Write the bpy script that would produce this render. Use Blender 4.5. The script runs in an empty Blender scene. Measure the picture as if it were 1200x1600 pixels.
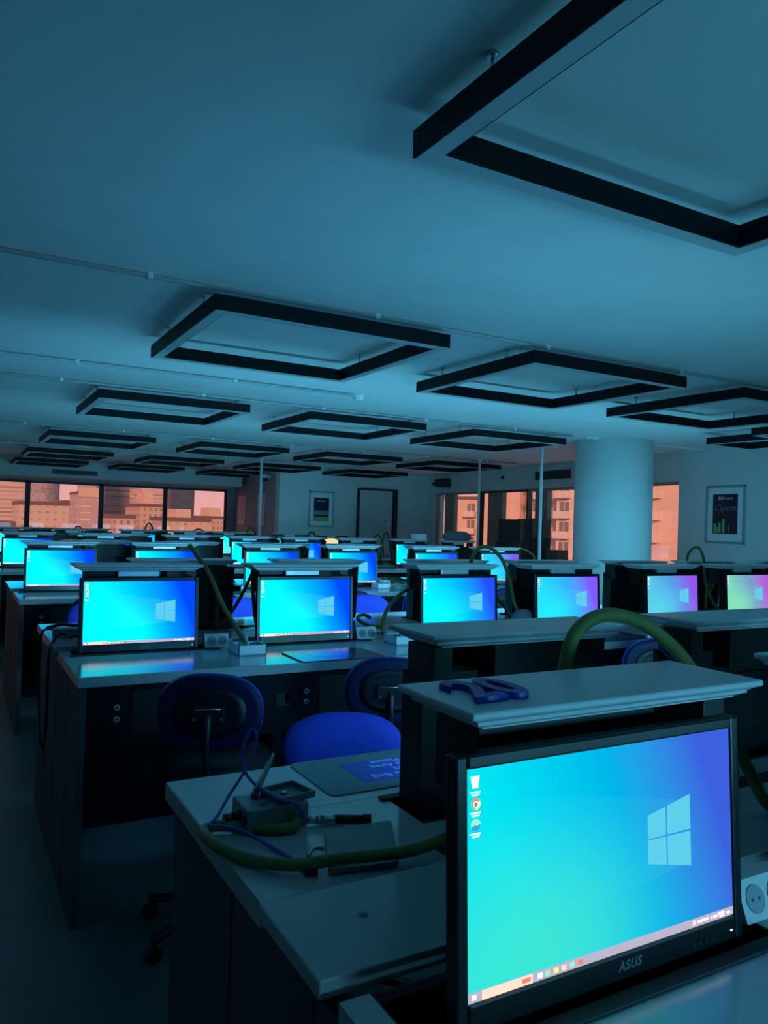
import bpy, bmesh, math, random
from mathutils import Vector, Matrix
random.seed(7)
D = bpy.data; C = bpy.context.scene.collection; S = bpy.context.scene
PI = math.pi
# ---------------------------------------------------------------- camera, world, light, exposure
H = 1.54                                   # eye height above the floor
cam_d = D.cameras.new('camera'); cam = D.objects.new('camera', cam_d); C.objects.link(cam); S.camera = cam
cam_d.sensor_fit = 'VERTICAL'; cam_d.sensor_height = 36; cam_d.lens = 27.0; cam_d.clip_start = 0.02; cam_d.clip_end = 3000
RT = Vector((0.871, -0.491, 0.031)); DN = Vector((0.034, -0.003, -0.999)); FW = Vector((0.491, 0.871, 0.014))
RT.normalize(); FW = (FW - RT*FW.dot(RT)).normalized(); DN = FW.cross(RT)
cam.matrix_world = Matrix(((RT.x, -DN.x, -FW.x, 0), (RT.y, -DN.y, -FW.y, 0), (RT.z, -DN.z, -FW.z, H), (0, 0, 0, 1)))
S.view_settings.view_transform = 'Standard'; S.view_settings.look = 'None'
S.view_settings.exposure = 0.0; S.view_settings.gamma = 1.0; S.view_settings.use_curve_mapping = False
S.cycles.max_bounces = 7; S.cycles.diffuse_bounces = 4; S.cycles.glossy_bounces = 3; S.cycles.transparent_max_bounces = 8
S.cycles.use_denoising = True; S.cycles.sample_clamp_indirect = 0.0
W = D.worlds.new('dusk'); S.world = W; W.use_nodes = True
wn = W.node_tree.nodes; wl = W.node_tree.links
for n in list(wn): wn.remove(n)
wo = wn.new('ShaderNodeOutputWorld'); wb = wn.new('ShaderNodeBackground'); wtc = wn.new('ShaderNodeTexCoord')
wsx = wn.new('ShaderNodeSeparateXYZ'); wr = wn.new('ShaderNodeValToRGB')
wl.new(wtc.outputs['Generated'], wsx.inputs[0]); wl.new(wsx.outputs['Z'], wr.inputs[0]); 
wm = wn.new('ShaderNodeMix'); wm.data_type = 'RGBA'; wmr = wn.new('ShaderNodeMapRange'); wmr.inputs[1].default_value = -.35; wmr.inputs[2].default_value = .05
wl.new(wsx.outputs['Y'], wmr.inputs[0]); wl.new(wmr.outputs[0], wm.inputs[0]); wm.inputs[6].default_value = (.03, .12, .16, 1); wl.new(wr.outputs[0], wm.inputs[7]); wl.new(wm.outputs[2], wb.inputs[0]); wl.new(wb.outputs[0], wo.inputs[0])
wr.color_ramp.elements[0].position = 0.0; wr.color_ramp.elements[0].color = (0.66, 0.30, 0.29, 1)
wr.color_ramp.elements[1].position = 0.5; wr.color_ramp.elements[1].color = (0.42, 0.22, 0.27, 1)
wb.inputs['Strength'].default_value = 1.5
sun_d = D.lights.new('dusk_sun', 'SUN'); sun = D.objects.new('dusk_sun', sun_d); C.objects.link(sun)
sun_d.energy = 3.0; sun_d.color = (1.0, 0.50, 0.34); sun_d.angle = math.radians(8)
sun.rotation_euler = Vector((0.55, 0.80, -0.22)).to_track_quat('-Z', 'Y').to_euler(); sun.location = (-20, -30, 30)
GLOW = 2.0          # brightness of the desktops on the screens beyond the first bench
GLOW_FRONT = 1.0    # the nearest screen
GLOW_REAR = 33.0     # screens that face the far side, raised far above the others to light the ceiling

# ---------------------------------------------------------------- helpers
def ray(px, py): return RT*((px-600)/1200) + DN*((py-800)/1200) + FW
def at(px, py, Y):
    d = ray(px, py); p = d*(Y/d.y); return Vector((p.x, p.y, p.z+H))
def on(px, py, z):
    d = ray(px, py); p = d*((z-H)/d.z); return Vector((p.x, p.y, z))

def mat(name, col, rough=0.5, metal=0.0, spec=0.5, noise=0.0, nscale=20.0, bump=0.0, bscale=200.0, emit=None, es=0.0, stretch=None):
    m = D.materials.new(name); m.use_nodes = True; nt = m.node_tree; b = nt.nodes['Principled BSDF']
    b.inputs['Base Color'].default_value = (*col, 1); b.inputs['Roughness'].default_value = rough
    b.inputs['Metallic'].default_value = metal; b.inputs['Specular IOR Level'].default_value = spec
    tc = nt.nodes.new('ShaderNodeTexCoord')
    src = tc.outputs['Object']
    if stretch:
        mp = nt.nodes.new('ShaderNodeMapping'); mp.inputs['Scale'].default_value = stretch
        nt.links.new(src, mp.inputs[0]); src = mp.outputs[0]
    if noise > 0:
        t = nt.nodes.new('ShaderNodeTexNoise'); t.inputs['Scale'].default_value = nscale; t.inputs['Detail'].default_value = 4
        nt.links.new(src, t.inputs['Vector'])
        r = nt.nodes.new('ShaderNodeValToRGB')
        r.color_ramp.elements[0].position = .3; r.color_ramp.elements[1].position = .7
        r.color_ramp.elements[0].color = tuple(c*(1-noise) for c in col) + (1,)
        r.color_ramp.elements[1].color = tuple(min(1, c*(1+noise)) for c in col) + (1,)
        nt.links.new(t.outputs['Fac'], r.inputs[0]); nt.links.new(r.outputs[0], b.inputs['Base Color'])
    if bump > 0:
        t2 = nt.nodes.new('ShaderNodeTexNoise'); t2.inputs['Scale'].default_value = bscale; t2.inputs['Detail'].default_value = 2
        nt.links.new(src, t2.inputs['Vector'])
        bp = nt.nodes.new('ShaderNodeBump'); bp.inputs['Strength'].default_value = bump; bp.inputs['Distance'].default_value = .002
        nt.links.new(t2.outputs['Fac'], bp.inputs['Height']); nt.links.new(bp.outputs[0], b.inputs['Normal'])
    if emit:
        b.inputs['Emission Color'].default_value = (*emit, 1); b.inputs['Emission Strength'].default_value = es
    return m
M = {}
M['ceiling'] = mat('ceiling_paint', (.84, .86, .86), .9, noise=.03, nscale=3, bump=.2, bscale=60)
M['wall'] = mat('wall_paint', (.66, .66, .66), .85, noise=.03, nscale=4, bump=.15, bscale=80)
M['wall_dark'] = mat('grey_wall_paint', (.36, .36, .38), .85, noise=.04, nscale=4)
M['column'] = mat('column_paint', (.78, .80, .80), .8, bump=.15, bscale=80)
M['floor'] = mat('floor_epoxy', (.13, .14, .145), .42, noise=.10, nscale=2.5, bump=.1, bscale=30)
M['top'] = mat('worktop_laminate', (.46, .48, .49), .13, noise=.03, nscale=40, bump=.03, bscale=300)
M['panel'] = mat('bench_dark_laminate', (.004, .004, .012), .6, spec=.2, noise=.15, nscale=8)
M['side'] = mat('bench_side_grey', (.06, .06, .065), .5, noise=.12, nscale=3, stretch=(1, 12, 1))
M['side_warm'] = mat('bench_side_brown', (.12, .075, .06), .5, noise=.2, nscale=3, stretch=(1, 14, 1))
M['seam'] = mat('dark_seam', (.02, .02, .02), .7)
M['lift'] = mat('lift_black_metal', (.012, .012, .015), .4, spec=.4, noise=.1, nscale=30)
M['lid'] = mat('lid_white_lacquer', (.70, .73, .76), .32, noise=.02, nscale=20)
M['bracket'] = mat('bracket_pale_metal', (.7, .72, .74), .3, metal=.3)
M['bezel'] = mat('bezel_black_plastic', (.010, .010, .012), .28, spec=.5)
M['logo'] = mat('logo_grey_print', (.16, .18, .20), .4)
M['slot'] = mat('slot_rubber', (.010, .010, .012), .6)
M['black'] = mat('black_plastic', (.012, .012, .014), .4)
M['lampblk'] = mat('lamp_black_aluminium', (.006, .007, .010), .55, spec=.2)
M['diff'] = mat('lamp_diffuser', (.62, .66, .68), .5)
M['steel'] = mat('steel', (.6, .62, .64), .28, metal=1.0)
M['grey_metal'] = mat('grey_painted_metal', (.26, .28, .29), .42, metal=.2, noise=.05, nscale=60)
M['silver_box'] = mat('pale_painted_metal', (.60, .64, .70), .38, metal=.15)
M['hose'] = mat('hose_yellow_green', (.17, .20, .05), .38, spec=.5, bump=.6, bscale=900, stretch=(1, 1, 1))
M['hose_dk'] = mat('hose_dark_green', (.035, .055, .02), .42)
M['cable_blue'] = mat('cable_blue', (.05, .10, .50), .35)
M['cable_dark'] = mat('cable_black', (.012, .014, .02), .4)
M['fabric'] = mat('chair_fabric_blue', (.035, .055, .52), .85, noise=.12, nscale=120, bump=.3, bscale=400)
M['shell'] = mat('chair_shell_navy', (.007, .008, .055), .55, spec=.3)
M['shell_in'] = mat('chair_shell_black', (.004, .004, .010), .5)
M['digit'] = mat('digit_blue_plastic', (.03, .04, .36), .4)
M['digit_dk'] = mat('digit_dark_plastic', (.02, .03, .12), .4)
M['socket'] = mat('socket_white', (.70, .72, .72), .35)
M['socket_in'] = mat('socket_well', (.30, .34, .40), .4)
M['mat'] = mat('desk_mat_grey_green', (.10, .16, .15), .4, noise=.04, nscale=30)
M['mat_blue'] = mat('desk_mat_print_blue', (.02, .05, .38), .4)
M['print_w'] = mat('print_pale', (.55, .62, .78), .5)
M['pad_dk'] = mat('desk_pad_dark', (.06, .08, .13), .16, spec=.7)
M['pad_mid'] = mat('desk_pad_mid', (.16, .18, .28), .14, spec=.8)
M['tray'] = mat('tray_grey', (.16, .18, .19), .4)
M['plate'] = mat('pedal_plate_green_grey', (.14, .18, .17), .38, noise=.05, nscale=50)
M['conduit'] = mat('conduit_grey', (.45, .48, .50), .5)
M['alu'] = mat('window_frame_dark', (.035, .035, .045), .4)
M['alu_w'] = mat('window_frame_brown', (.50, .26, .20), .4)
M['frame_blk'] = mat('door_frame_black', (.012, .012, .016), .5)
M['door'] = mat('door_grey', (.52, .52, .54), .6)
M['pframe'] = mat('picture_frame_pale', (.30, .35, .38), .4)
M['pmat'] = mat('picture_mount_white', (.72, .76, .80), .6)
M['pdark'] = mat('poster_navy', (.008, .010, .030), .5)
M['pgreen'] = mat('poster_green', (.30, .38, .16), .5)
M['pgrey'] = mat('poster_grey', (.20, .22, .26), .5)
M['pink'] = mat('notice_pink', (.85, .55, .62), .6)
M['pink2'] = mat('notice_rose', (.70, .38, .48), .6)
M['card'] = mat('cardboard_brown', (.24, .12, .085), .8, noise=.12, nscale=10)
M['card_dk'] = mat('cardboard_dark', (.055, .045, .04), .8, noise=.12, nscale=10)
M['cloth'] = mat('grey_bag_fabric', (.16, .18, .22), .9)
M['grille'] = mat('grille_dark', (.03, .05, .05), .6)
M['white'] = mat('white_plastic', (.75, .77, .78), .4)
M['pole'] = mat('pole_white', (.74, .78, .80), .4)
M['led'] = mat('led_white', (.9, .9, .8), .4, emit=(1, .95, .75), es=6)
M['led_b'] = mat('led_blue', (.5, .6, 1), .4, emit=(.5, .7, 1), es=2)
# window glass: clear with a faint mirror image
g = D.materials.new('window_glass'); g.use_nodes = True; nt = g.node_tree
for n in list(nt.nodes): nt.nodes.remove(n)
go = nt.nodes.new('ShaderNodeOutputMaterial'); gm = nt.nodes.new('ShaderNodeMixShader'); gt = nt.nodes.new('ShaderNodeBsdfTransparent'); gg = nt.nodes.new('ShaderNodeBsdfGlossy'); gf = nt.nodes.new('ShaderNodeLayerWeight'); gp = nt.nodes.new('ShaderNodeMath'); gp.operation = 'POWER'; gp.inputs[1].default_value = 5.0; gq = nt.nodes.new('ShaderNodeMath'); gq.operation = 'MULTIPLY_ADD'; gq.inputs[1].default_value = .85; gq.inputs[2].default_value = .035
gg.inputs['Roughness'].default_value = 0.02; gt.inputs['Color'].default_value = (.94, .95, .96, 1); gf.inputs['Blend'].default_value = .5; nt.links.new(gf.outputs['Facing'], gp.inputs[0]); nt.links.new(gp.outputs[0], gq.inputs[0])
nt.links.new(gq.outputs[0], gm.inputs[0]); nt.links.new(gt.outputs[0], gm.inputs[1]); nt.links.new(gg.outputs[0], gm.inputs[2]); nt.links.new(gm.outputs[0], go.inputs[0])
M['glass'] = g

def screen_mat(name, left, mid, right, low, strength):
    """what the panel shows: a gradient from the left edge to the right one, paler low on the left, with a pale beam leaving the emblem"""
    m = D.materials.new(name); m.use_nodes = True; nt = m.node_tree; N = nt.nodes; L = nt.links
    for n in list(N): N.remove(n)
    out = N.new('ShaderNodeOutputMaterial'); em = N.new('ShaderNodeEmission'); em.inputs['Strength'].default_value = strength
    uv = N.new('ShaderNodeUVMap'); uv.uv_map = 'UVMap'; sp = N.new('ShaderNodeSeparateXYZ'); L.new(uv.outputs[0], sp.inputs[0])
    def math_(op, a, b):
        n = N.new('ShaderNodeMath'); n.operation = op
        for i, v in enumerate((a, b)):
            if hasattr(v, 'is_output'): L.new(v, n.inputs[i])
            else: n.inputs[i].default_value = v
        return n.outputs[0]
    U, V = sp.outputs['X'], sp.outputs['Y']
    t = math_('ADD', U, math_('MULTIPLY', math_('SUBTRACT', V, .5), .22))
    r = N.new('ShaderNodeValToRGB'); L.new(t, r.inputs[0]); e = r.color_ramp.elements
    e[0].position = 0.12; e[0].color = (*left, 1); e[1].position = .95; e[1].color = (*right, 1)
    k = e.new(.58); k.color = (*mid, 1)
    # pale pool low on the left
    du = math_('SUBTRACT', U, .22); dv = math_('MULTIPLY', math_('SUBTRACT', V, .10), .8)
    dist = math_('SQRT', math_('ADD', math_('MULTIPLY', du, du), math_('MULTIPLY', dv, dv)), 0)
    fall = N.new('ShaderNodeMapRange'); fall.interpolation_type = 'SMOOTHSTEP'; L.new(dist, fall.inputs[0])
    fall.inputs[1].default_value = .62; fall.inputs[2].default_value = .0; fall.inputs[3].default_value = 0; fall.inputs[4].default_value = .75
    mx = N.new('ShaderNodeMix'); mx.data_type = 'RGBA'; L.new(fall.outputs[0], mx.inputs[0]); L.new(r.outputs[0], mx.inputs[6]); mx.inputs[7].default_value = (*low, 1)
    # beam: between two lines that open out to the left of the emblem
    a = math_('SUBTRACT', .81, U)
    up = math_('ADD', .66, math_('MULTIPLY', a, .30)); dn = math_('SUBTRACT', .34, math_('MULTIPLY', a, .22))
    b1 = math_('MULTIPLY', math_('LESS_THAN', V, up), math_('GREATER_THAN', V, dn))
    b2 = math_('MULTIPLY', b1, math_('GREATER_THAN', a, 0.0))
    b3 = math_('MULTIPLY', b2, math_('MAXIMUM', math_('SUBTRACT', .07, math_('MULTIPLY', a, .10)), 0.0))
    mx2 = N.new('ShaderNodeMix'); mx2.data_type = 'RGBA'; L.new(b3, mx2.inputs[0]); L.new(mx.outputs[2], mx2.inputs[6]); mx2.inputs[7].default_value = (.1, .85, 1, 1)
    L.new(mx2.outputs[2], em.inputs['Color']); L.new(em.outputs[0], out.inputs[0])
    return m
def emi(name, col, s):
    m = D.materials.new(name); m.use_nodes = True; N = m.node_tree.nodes; L = m.node_tree.links
    for n in list(N): N.remove(n)
    o = N.new('ShaderNodeOutputMaterial'); e = N.new('ShaderNodeEmission'); e.inputs[0].default_value = (*col, 1); e.inputs[1].default_value = s
    L.new(e.outputs[0], o.inputs[0]); m.cycles.emission_sampling = 'NONE'
    return m

class MB:
    """collects shapes, then links them as ONE mesh object"""
    def __init__(s): s.bm = bmesh.new(); s.mi = 0
    def _new(s, fn):
        n0 = len(s.bm.faces); r = fn(); s.bm.faces.ensure_lookup_table()
        for f in s.bm.faces[n0:]: f.material_index = s.mi
        return r
    def mat(s, i): s.mi = i; return s
    def box(s, a, b, bev=0.0, rot=None, piv=None):
        a = Vector(a); b = Vector(b); c = (a+b)/2; d = b-a
        t = bmesh.new(); bmesh.ops.create_cube(t, size=1)
        for v in t.verts: v.co = Vector((v.co.x*d.x, v.co.y*d.y, v.co.z*d.z))
        if bev > 0: bmesh.ops.bevel(t, geom=list(t.edges), offset=min(bev, .45*min(abs(d.x), abs(d.y), abs(d.z))), segments=2, affect='EDGES', profile=.5)
        for v in t.verts:
            v.co = v.co + c
            if rot is not None: p = Vector(piv) if piv is not None else c; v.co = rot @ (v.co-p) + p
        s._add(t); return s
    def _add(s, t):
        vm = {v: s.bm.verts.new(v.co) for v in t.verts}
        for f in t.faces:
            try: nf = s.bm.faces.new([vm[v] for v in f.verts]); nf.material_index = s.mi; nf.smooth = f.smooth
            except ValueError: pass
        t.free()
    def cyl(s, p, q, r, r2=None, seg=16, caps=True, smooth=True):
        p = Vector(p); q = Vector(q); r2 = r if r2 is None else r2; d = q-p
        t = bmesh.new(); bmesh.ops.create_cone(t, cap_ends=caps, segments=seg, radius1=r, radius2=r2, depth=d.length)
        m = d.to_track_quat('Z', 'Y').to_matrix()
        for v in t.verts: v.co = m @ v.co + (p+q)/2
        for f in t.faces: f.smooth = smooth and len(f.verts) == 4
        s._add(t); return s
    def tube(s, pts, r, seg=8, sub=6, closed=False):
        P = [Vector(p) for p in pts]
        Q = []
        n = len(P)
        for i in range(n if closed else n-1):
            if closed: a, b, c, d = P[(i-1) % n], P[i], P[(i+1) % n], P[(i+2) % n]
            else: a, b, c, d = P[max(i-1, 0)], P[i], P[i+1], P[min(i+2, n-1)]
            for k in range(sub):
                u = k/sub
                Q.append(.5*((2*b)+(c-a)*u+(2*a-5*b+4*c-d)*u*u+(3*b-a-3*c+d)*u**3))
        if not closed: Q.append(P[-1])
        rings = []; up = None; m = len(Q)
        for i, q in enumerate(Q):
            tg = (Q[(i+1) % m]-Q[i-1]) if closed else (Q[min(i+1, m-1)]-Q[max(i-1, 0)])
            if tg.length < 1e-9: tg = Vector((0, 0, 1))
            tg.normalize()
            if up is None: up = tg.orthogonal().normalized()
            up = (up - tg*up.dot(tg)); up = up.normalized() if up.length > 1e-6 else tg.orthogonal().normalized()
            w = tg.cross(up)
            rings.append([s.bm.verts.new(q + up*(r*math.cos(2*PI*j/seg)) + w*(r*math.sin(2*PI*j/seg))) for j in range(seg)])
        for i in range(m if closed else m-1):
            A, B = rings[i], rings[(i+1) % m]
            for j in range(seg):
                f = s.bm.faces.new((A[j], A[(j+1) % seg], B[(j+1) % seg], B[j])); f.smooth = True; f.material_index = s.mi
        if not closed:
            for R_ in (rings[0], rings[-1]):
                f = s.bm.faces.new(R_); f.material_index = s.mi
        return s
    def poly(s, pts, h=None, axis=Vector((0, 0, 1))):
        """a flat polygon, or a prism of height h along axis"""
        A = [s.bm.verts.new(Vector(p)) for p in pts]
        f = s.bm.faces.new(A); f.material_index = s.mi
        if h:
            B = [s.bm.verts.new(Vector(p)+axis*h) for p in pts]
            f = s.bm.faces.new(B[::-1]); f.material_index = s.mi
            for i in range(len(A)):
                f = s.bm.faces.new((A[i], B[i], B[(i+1) % len(A)], A[(i+1) % len(A)])); f.material_index = s.mi
        return s
    def lathe(s, prof, c=(0, 0, 0), seg=24, sx=1, sy=1):
        c = Vector(c); rings = []
        for r, z in prof: rings.append([s.bm.verts.new(c+Vector((r*sx*math.cos(2*PI*j/seg), r*sy*math.sin(2*PI*j/seg), z))) for j in range(seg)])
        for A, B in zip(rings, rings[1:]):
            for j in range(seg):
                f = s.bm.faces.new((A[j], A[(j+1) % seg], B[(j+1) % seg], B[j])); f.smooth = True; f.material_index = s.mi
        for R_ in (rings[0], rings[-1]):
            f = s.bm.faces.new(R_); f.material_index = s.mi
        return s
    def text(s, body, size, mtx, ext=0.0, align='LEFT', shear=0.0, bold=0.0, space=1.0, line=1.0):
        cu = D.curves.new('t', 'FONT'); cu.body = body; cu.size = size; cu.extrude = ext; cu.align_x = align; cu.shear = shear; cu.offset = bold; cu.space_character = space; cu.space_line = line
        cu.resolution_u = 3
        o = D.objects.new('t', cu); C.objects.link(o)
        dg = bpy.context.evaluated_depsgraph_get(); me = D.meshes.new_from_object(o.evaluated_get(dg))
        t = bmesh.new(); t.from_mesh(me)
        for v in t.verts: v.co = mtx @ v.co
        s._add(t); D.meshes.remove(me); D.objects.remove(o); D.curves.remove(cu); return s
    def xform(s, m):
        for v in s.bm.verts: v.co = m @ v.co
        return s
    def build(s, name, mats, parent=None, uv=None):
        bmesh.ops.recalc_face_normals(s.bm, faces=s.bm.faces) if not uv else None
        me = D.meshes.new(name)
        if uv:
            lay = s.bm.loops.layers.uv.new('UVMap')
            for f in s.bm.faces:
                for l in f.loops: l[lay].uv = uv(l.vert.co)
        s.bm.to_mesh(me); s.bm.free()
        for m in (mats if isinstance(mats, (list, tuple)) else [mats]): me.materials.append(m)
        o = D.objects.new(name, me); C.objects.link(o)
        if parent: o.parent = parent
        return o

def empty(name, loc=(0, 0, 0), rz=0.0):
    o = D.objects.new(name, None); C.objects.link(o); o.location = loc; o.rotation_euler = (0, 0, rz); o.empty_display_size = .1
    return o
def tag(o, label, cat, group=None, kind=None):
    o['label'] = label; o['category'] = cat
    if group: o['group'] = group
    if kind: o['kind'] = kind
    return o
def struct(o, label=None):
    o['kind'] = 'structure'
    if label: o['label'] = label
    return o
KIDS = {}
def copy_tree(o, parent=None):
    c = o.copy(); C.objects.link(c); c.parent = parent
    for ch in [k for k in D.objects if k.parent == o]: copy_tree(ch, c)
    return c
def recentre(o):
    """move a lone mesh's origin to its base"""
    me = o.data; xs = [v.co for v in me.vertices]
    c = Vector(((min(v.x for v in xs)+max(v.x for v in xs))/2, (min(v.y for v in xs)+max(v.y for v in xs))/2, min(v.z for v in xs)))
    me.transform(Matrix.Translation(-c)); o.location = Vector(o.location)+c
    return o

# ---------------------------------------------------------------- room shell
CZ = H+1.03; XL, YB = -3.0, -3.2
XR0, YR0, XR1, YR1 = 8.02, 5.44, 8.97, 14.0
RS = (XR1-XR0)/(YR1-YR0)
def rx(y): return XR0+RS*(y-YR0)
yw = 17.4; xs0, xs1 = 5.54, 5.80
FOOT = [(XL-.2, YB-.2), (rx(YB-.2)+.25, YB-.2), (rx(14.2)+.25, 14.2), (xs1+.22, 14.2), (xs1+.22, yw+.28), (XL-.2, yw+.28)]
struct(MB().poly([(x, y, -.1) for x, y in FOOT], .1).build('floor', M['floor']))
struct(MB().poly([(x, y, CZ) for x, y in FOOT], .15).build('ceiling', M['ceiling']))
struct(MB().box((XL-.2, YB-.2, 0), (XL, yw+.3, CZ)).build('wall_left', M['wall']))
bk = MB(); bk.box((XL, YB-.2, 0), (rx(YB), YB, CZ))
struct(bk.build('wall_back', M['wall']))
rd = Vector((RS, 1, 0)).normalized(); rn = Vector((1, -RS, 0)).normalized()
def rseg(mb, y0, y1, z0, z1, t0=0.0, t1=.25, bev=0):
    a = Vector((rx(y0), y0, 0)); b = Vector((rx(y1), y1, 0))
    q = [a+rn*t0, b+rn*t0, b+rn*t1, a+rn*t1]
    mb.poly([Vector((p.x, p.y, z0)) for p in q], z1-z0); return mb
WIN = [(6.77, 13.73)]
wt_, wb_ = H+.655, .62
mb = MB(); rseg(mb, YB-.2, 6.77, 0, CZ); rseg(mb, 13.73, 14.2, 0, CZ); rseg(mb, 6.77, 13.73, 0, wb_); rseg(mb, 6.77, 13.73, wt_, CZ)
struct(mb.build('wall_right', M['wall']))
def poly_pris(name, pts, z0, z1, m):
    return MB().poly([Vector((x, y, z0)) for x, y in pts], z1-z0).build(name, m)
struct(poly_pris('wall_door', [(xs0, 14.0), (XR1+.2, 14.0), (XR1+.2, 14.2), (xs0, 14.2)], 0, CZ, M['wall']))
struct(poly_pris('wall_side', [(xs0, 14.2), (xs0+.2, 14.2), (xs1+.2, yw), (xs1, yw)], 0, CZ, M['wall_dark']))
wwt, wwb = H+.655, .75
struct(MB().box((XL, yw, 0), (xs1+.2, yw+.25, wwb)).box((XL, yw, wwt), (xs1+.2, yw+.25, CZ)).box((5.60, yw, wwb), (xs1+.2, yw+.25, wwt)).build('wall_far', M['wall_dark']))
struct(MB().box((XL, 16.4, H+.70), (5.60, yw, CZ)).build('trim_1', M['wall']), 'bulkhead above the far windows')
# windows of the far wall
def window(name, x0, x1):
    w = empty(name, ((x0+x1)/2, yw+.08, wwb)); struct(w)
    f = MB(); L_ = (x1-x0)/2; hh = wwt-wwb
    for a, b in (((-L_, -.03, 0), (-L_+.05, .03, hh)), ((L_-.05, -.03, 0), (L_, .03, hh)), ((-L_, -.03, 0), (L_, .03, .06)), ((-L_, -.03, hh-.05), (L_, .03, hh))): f.box(a, b, .004)
    f.build('window_frame', M['alu'], w)
    MB().box((-L_+.05, -.004, .06), (L_-.05, .004, hh-.05)).build('window_pane', M['glass'], w)
n = 1
for x0, x1 in ((-3.0, -1.55), (-1.55, -.08), (-.08, 1.365), (1.365, 2.815), (2.815, 4.185), (4.185, 5.60)):
    window('window_%d' % n, x0, x1); n += 1
def rwindow(name, y0, y1, frame, open_leaf=False):
    a = Vector((rx(y0), y0, 0)); b = Vector((rx(y1), y1, 0)); c = (a+b)/2+rn*.10; L_ = (b-a).length/2
    w = empty(name, (c.x, c.y, wb_), math.atan2(rd.y, rd.x)); struct(w); hh = wt_-wb_
    f = MB()
    for p, q in (((-L_, -.03, 0), (-L_+.05, .03, hh)), ((L_-.05, -.03, 0), (L_, .03, hh)), ((-L_, -.03, 0), (L_, .03, .06)), ((-L_, -.03, hh-.04), (L_, .03, hh))): f.box(p, q, .004)
    f.build('window_frame', frame, w)
    MB().box((-L_+.05, -.004, .06), (L_-.05, .004, hh-.04)).build('window_pane', M['glass'], w)
for y0, y1, fr in ((6.77, 8.4, M['alu_w']), (8.4, 10.3, M['alu_w']), (10.3, 11.9, M['alu']), (11.9, 13.73, M['alu_w'])):
    rwindow('window_%d' % n, y0, y1, fr); n += 1
# brown reveals by the window posts
for i, (y0, y1) in enumerate(((13.1, 13.5), (11.25, 11.75), (9.85, 10.2))):
    mb = MB(); rseg(mb, y0, y1, wb_, wt_-.01, .15, .24); struct(mb.build('trim_%d' % (i+2), M['alu_w']), 'brown window post')
# column
struct(MB().lathe([(.44, 0), (.44, CZ)], (6.72, 6.50, 0), 64).build('column', M['column']), 'round white column')
# door
dr = empty('door_1', (7.68, 13.97, 0)); struct(dr)
MB().box((-.40, -.02, 0), (.36, .02, H+.66), .004).build('door_leaf', M['door'], dr)
MB().box((-.445, -.03, 0), (-.40, .03, H+.70), .004).box((-.40, -.03, H+.66), (.40, .03, H+.70)).build('door_frame', M['frame_blk'], dr)
MB().box((.40, -.03, 0), (.50, .03, H+.70), .004).build('door_jamb', M['frame_blk'], dr)
MB().cyl((.27, -.07, H+.04), (.27, -.02, H+.04), .012).cyl((.17, -.07, H+.04), (.275, -.07, H+.04), .010).box((.25, -.025, H-.06), (.29, -.019, H+.1)).build('door_handle', M['steel'], dr)
for i, (a, b) in enumerate((((XL, yw-.012, 0), (5.6, yw, .10)), ((xs0, 13.988, 0), (7.23, 14.0, .10)))):
    struct(MB().box(a, b).build('baseboard_%s' % ('far', 'door')[i], M['pframe']))

# ---------------------------------------------------------------- outside: ground, towers, blocks
struct(MB().box((-800, yw+6, -24.2), (1200, 2400, -24)).build('ground', mat('city_ground', (.30, .20, .18), .9, noise=.3, nscale=.1)))
def facade(name, wall, glass, sx, sz, gap=.35, rough=.7):
    m = D.materials.new(name); m.use_nodes = True; nt = m.node_tree; b = nt.nodes['Principled BSDF']; N = nt.nodes; L = nt.links
    tc = N.new('ShaderNodeTexCoord'); sp = N.new('ShaderNodeSeparateXYZ'); L.new(tc.outputs['Object'], sp.inputs[0])
    ad = N.new('ShaderNodeMath'); ad.operation = 'ADD'; L.new(sp.outputs['X'], ad.inputs[0]); L.new(sp.outputs['Y'], ad.inputs[1])
    cb = N.new('ShaderNodeCombineXYZ'); L.new(ad.outputs[0], cb.inputs[0]); L.new(sp.outputs['Z'], cb.inputs[1])
    br = N.new('ShaderNodeTexBrick'); L.new(cb.outputs[0], br.inputs['Vector']); br.offset = 0.0; br.squash = 1.0
    br.inputs['Scale'].default_value = 1.0; br.inputs['Brick Width'].default_value = sx; br.inputs['Row Height'].default_value = sz
    br.inputs['Mortar Size'].default_value = gap*min(sx, sz); br.inputs['Mortar Smooth'].default_value = .05
    br.inputs['Color1'].default_value = (*glass, 1); br.inputs['Color2'].default_value = (*[min(1, c*1.9+.05) for c in glass], 1); br.inputs['Mortar'].default_value = (*wall, 1)
    ns = N.new('ShaderNodeTexNoise'); ns.inputs['Scale'].default_value = .5; L.new(tc.outputs['Object'], ns.inputs['Vector'])
    mx = N.new('ShaderNodeMix'); mx.data_type = 'RGBA'; mx.blend_type = 'MULTIPLY'; mx.inputs[0].default_value = .22
    L.new(br.outputs['Color'], mx.inputs[6]); L.new(ns.outputs['Color'], mx.inputs[7]); L.new(mx.outputs[2], b.inputs['Base Color'])
    b.inputs['Roughness'].default_value = rough
    return m
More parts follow.
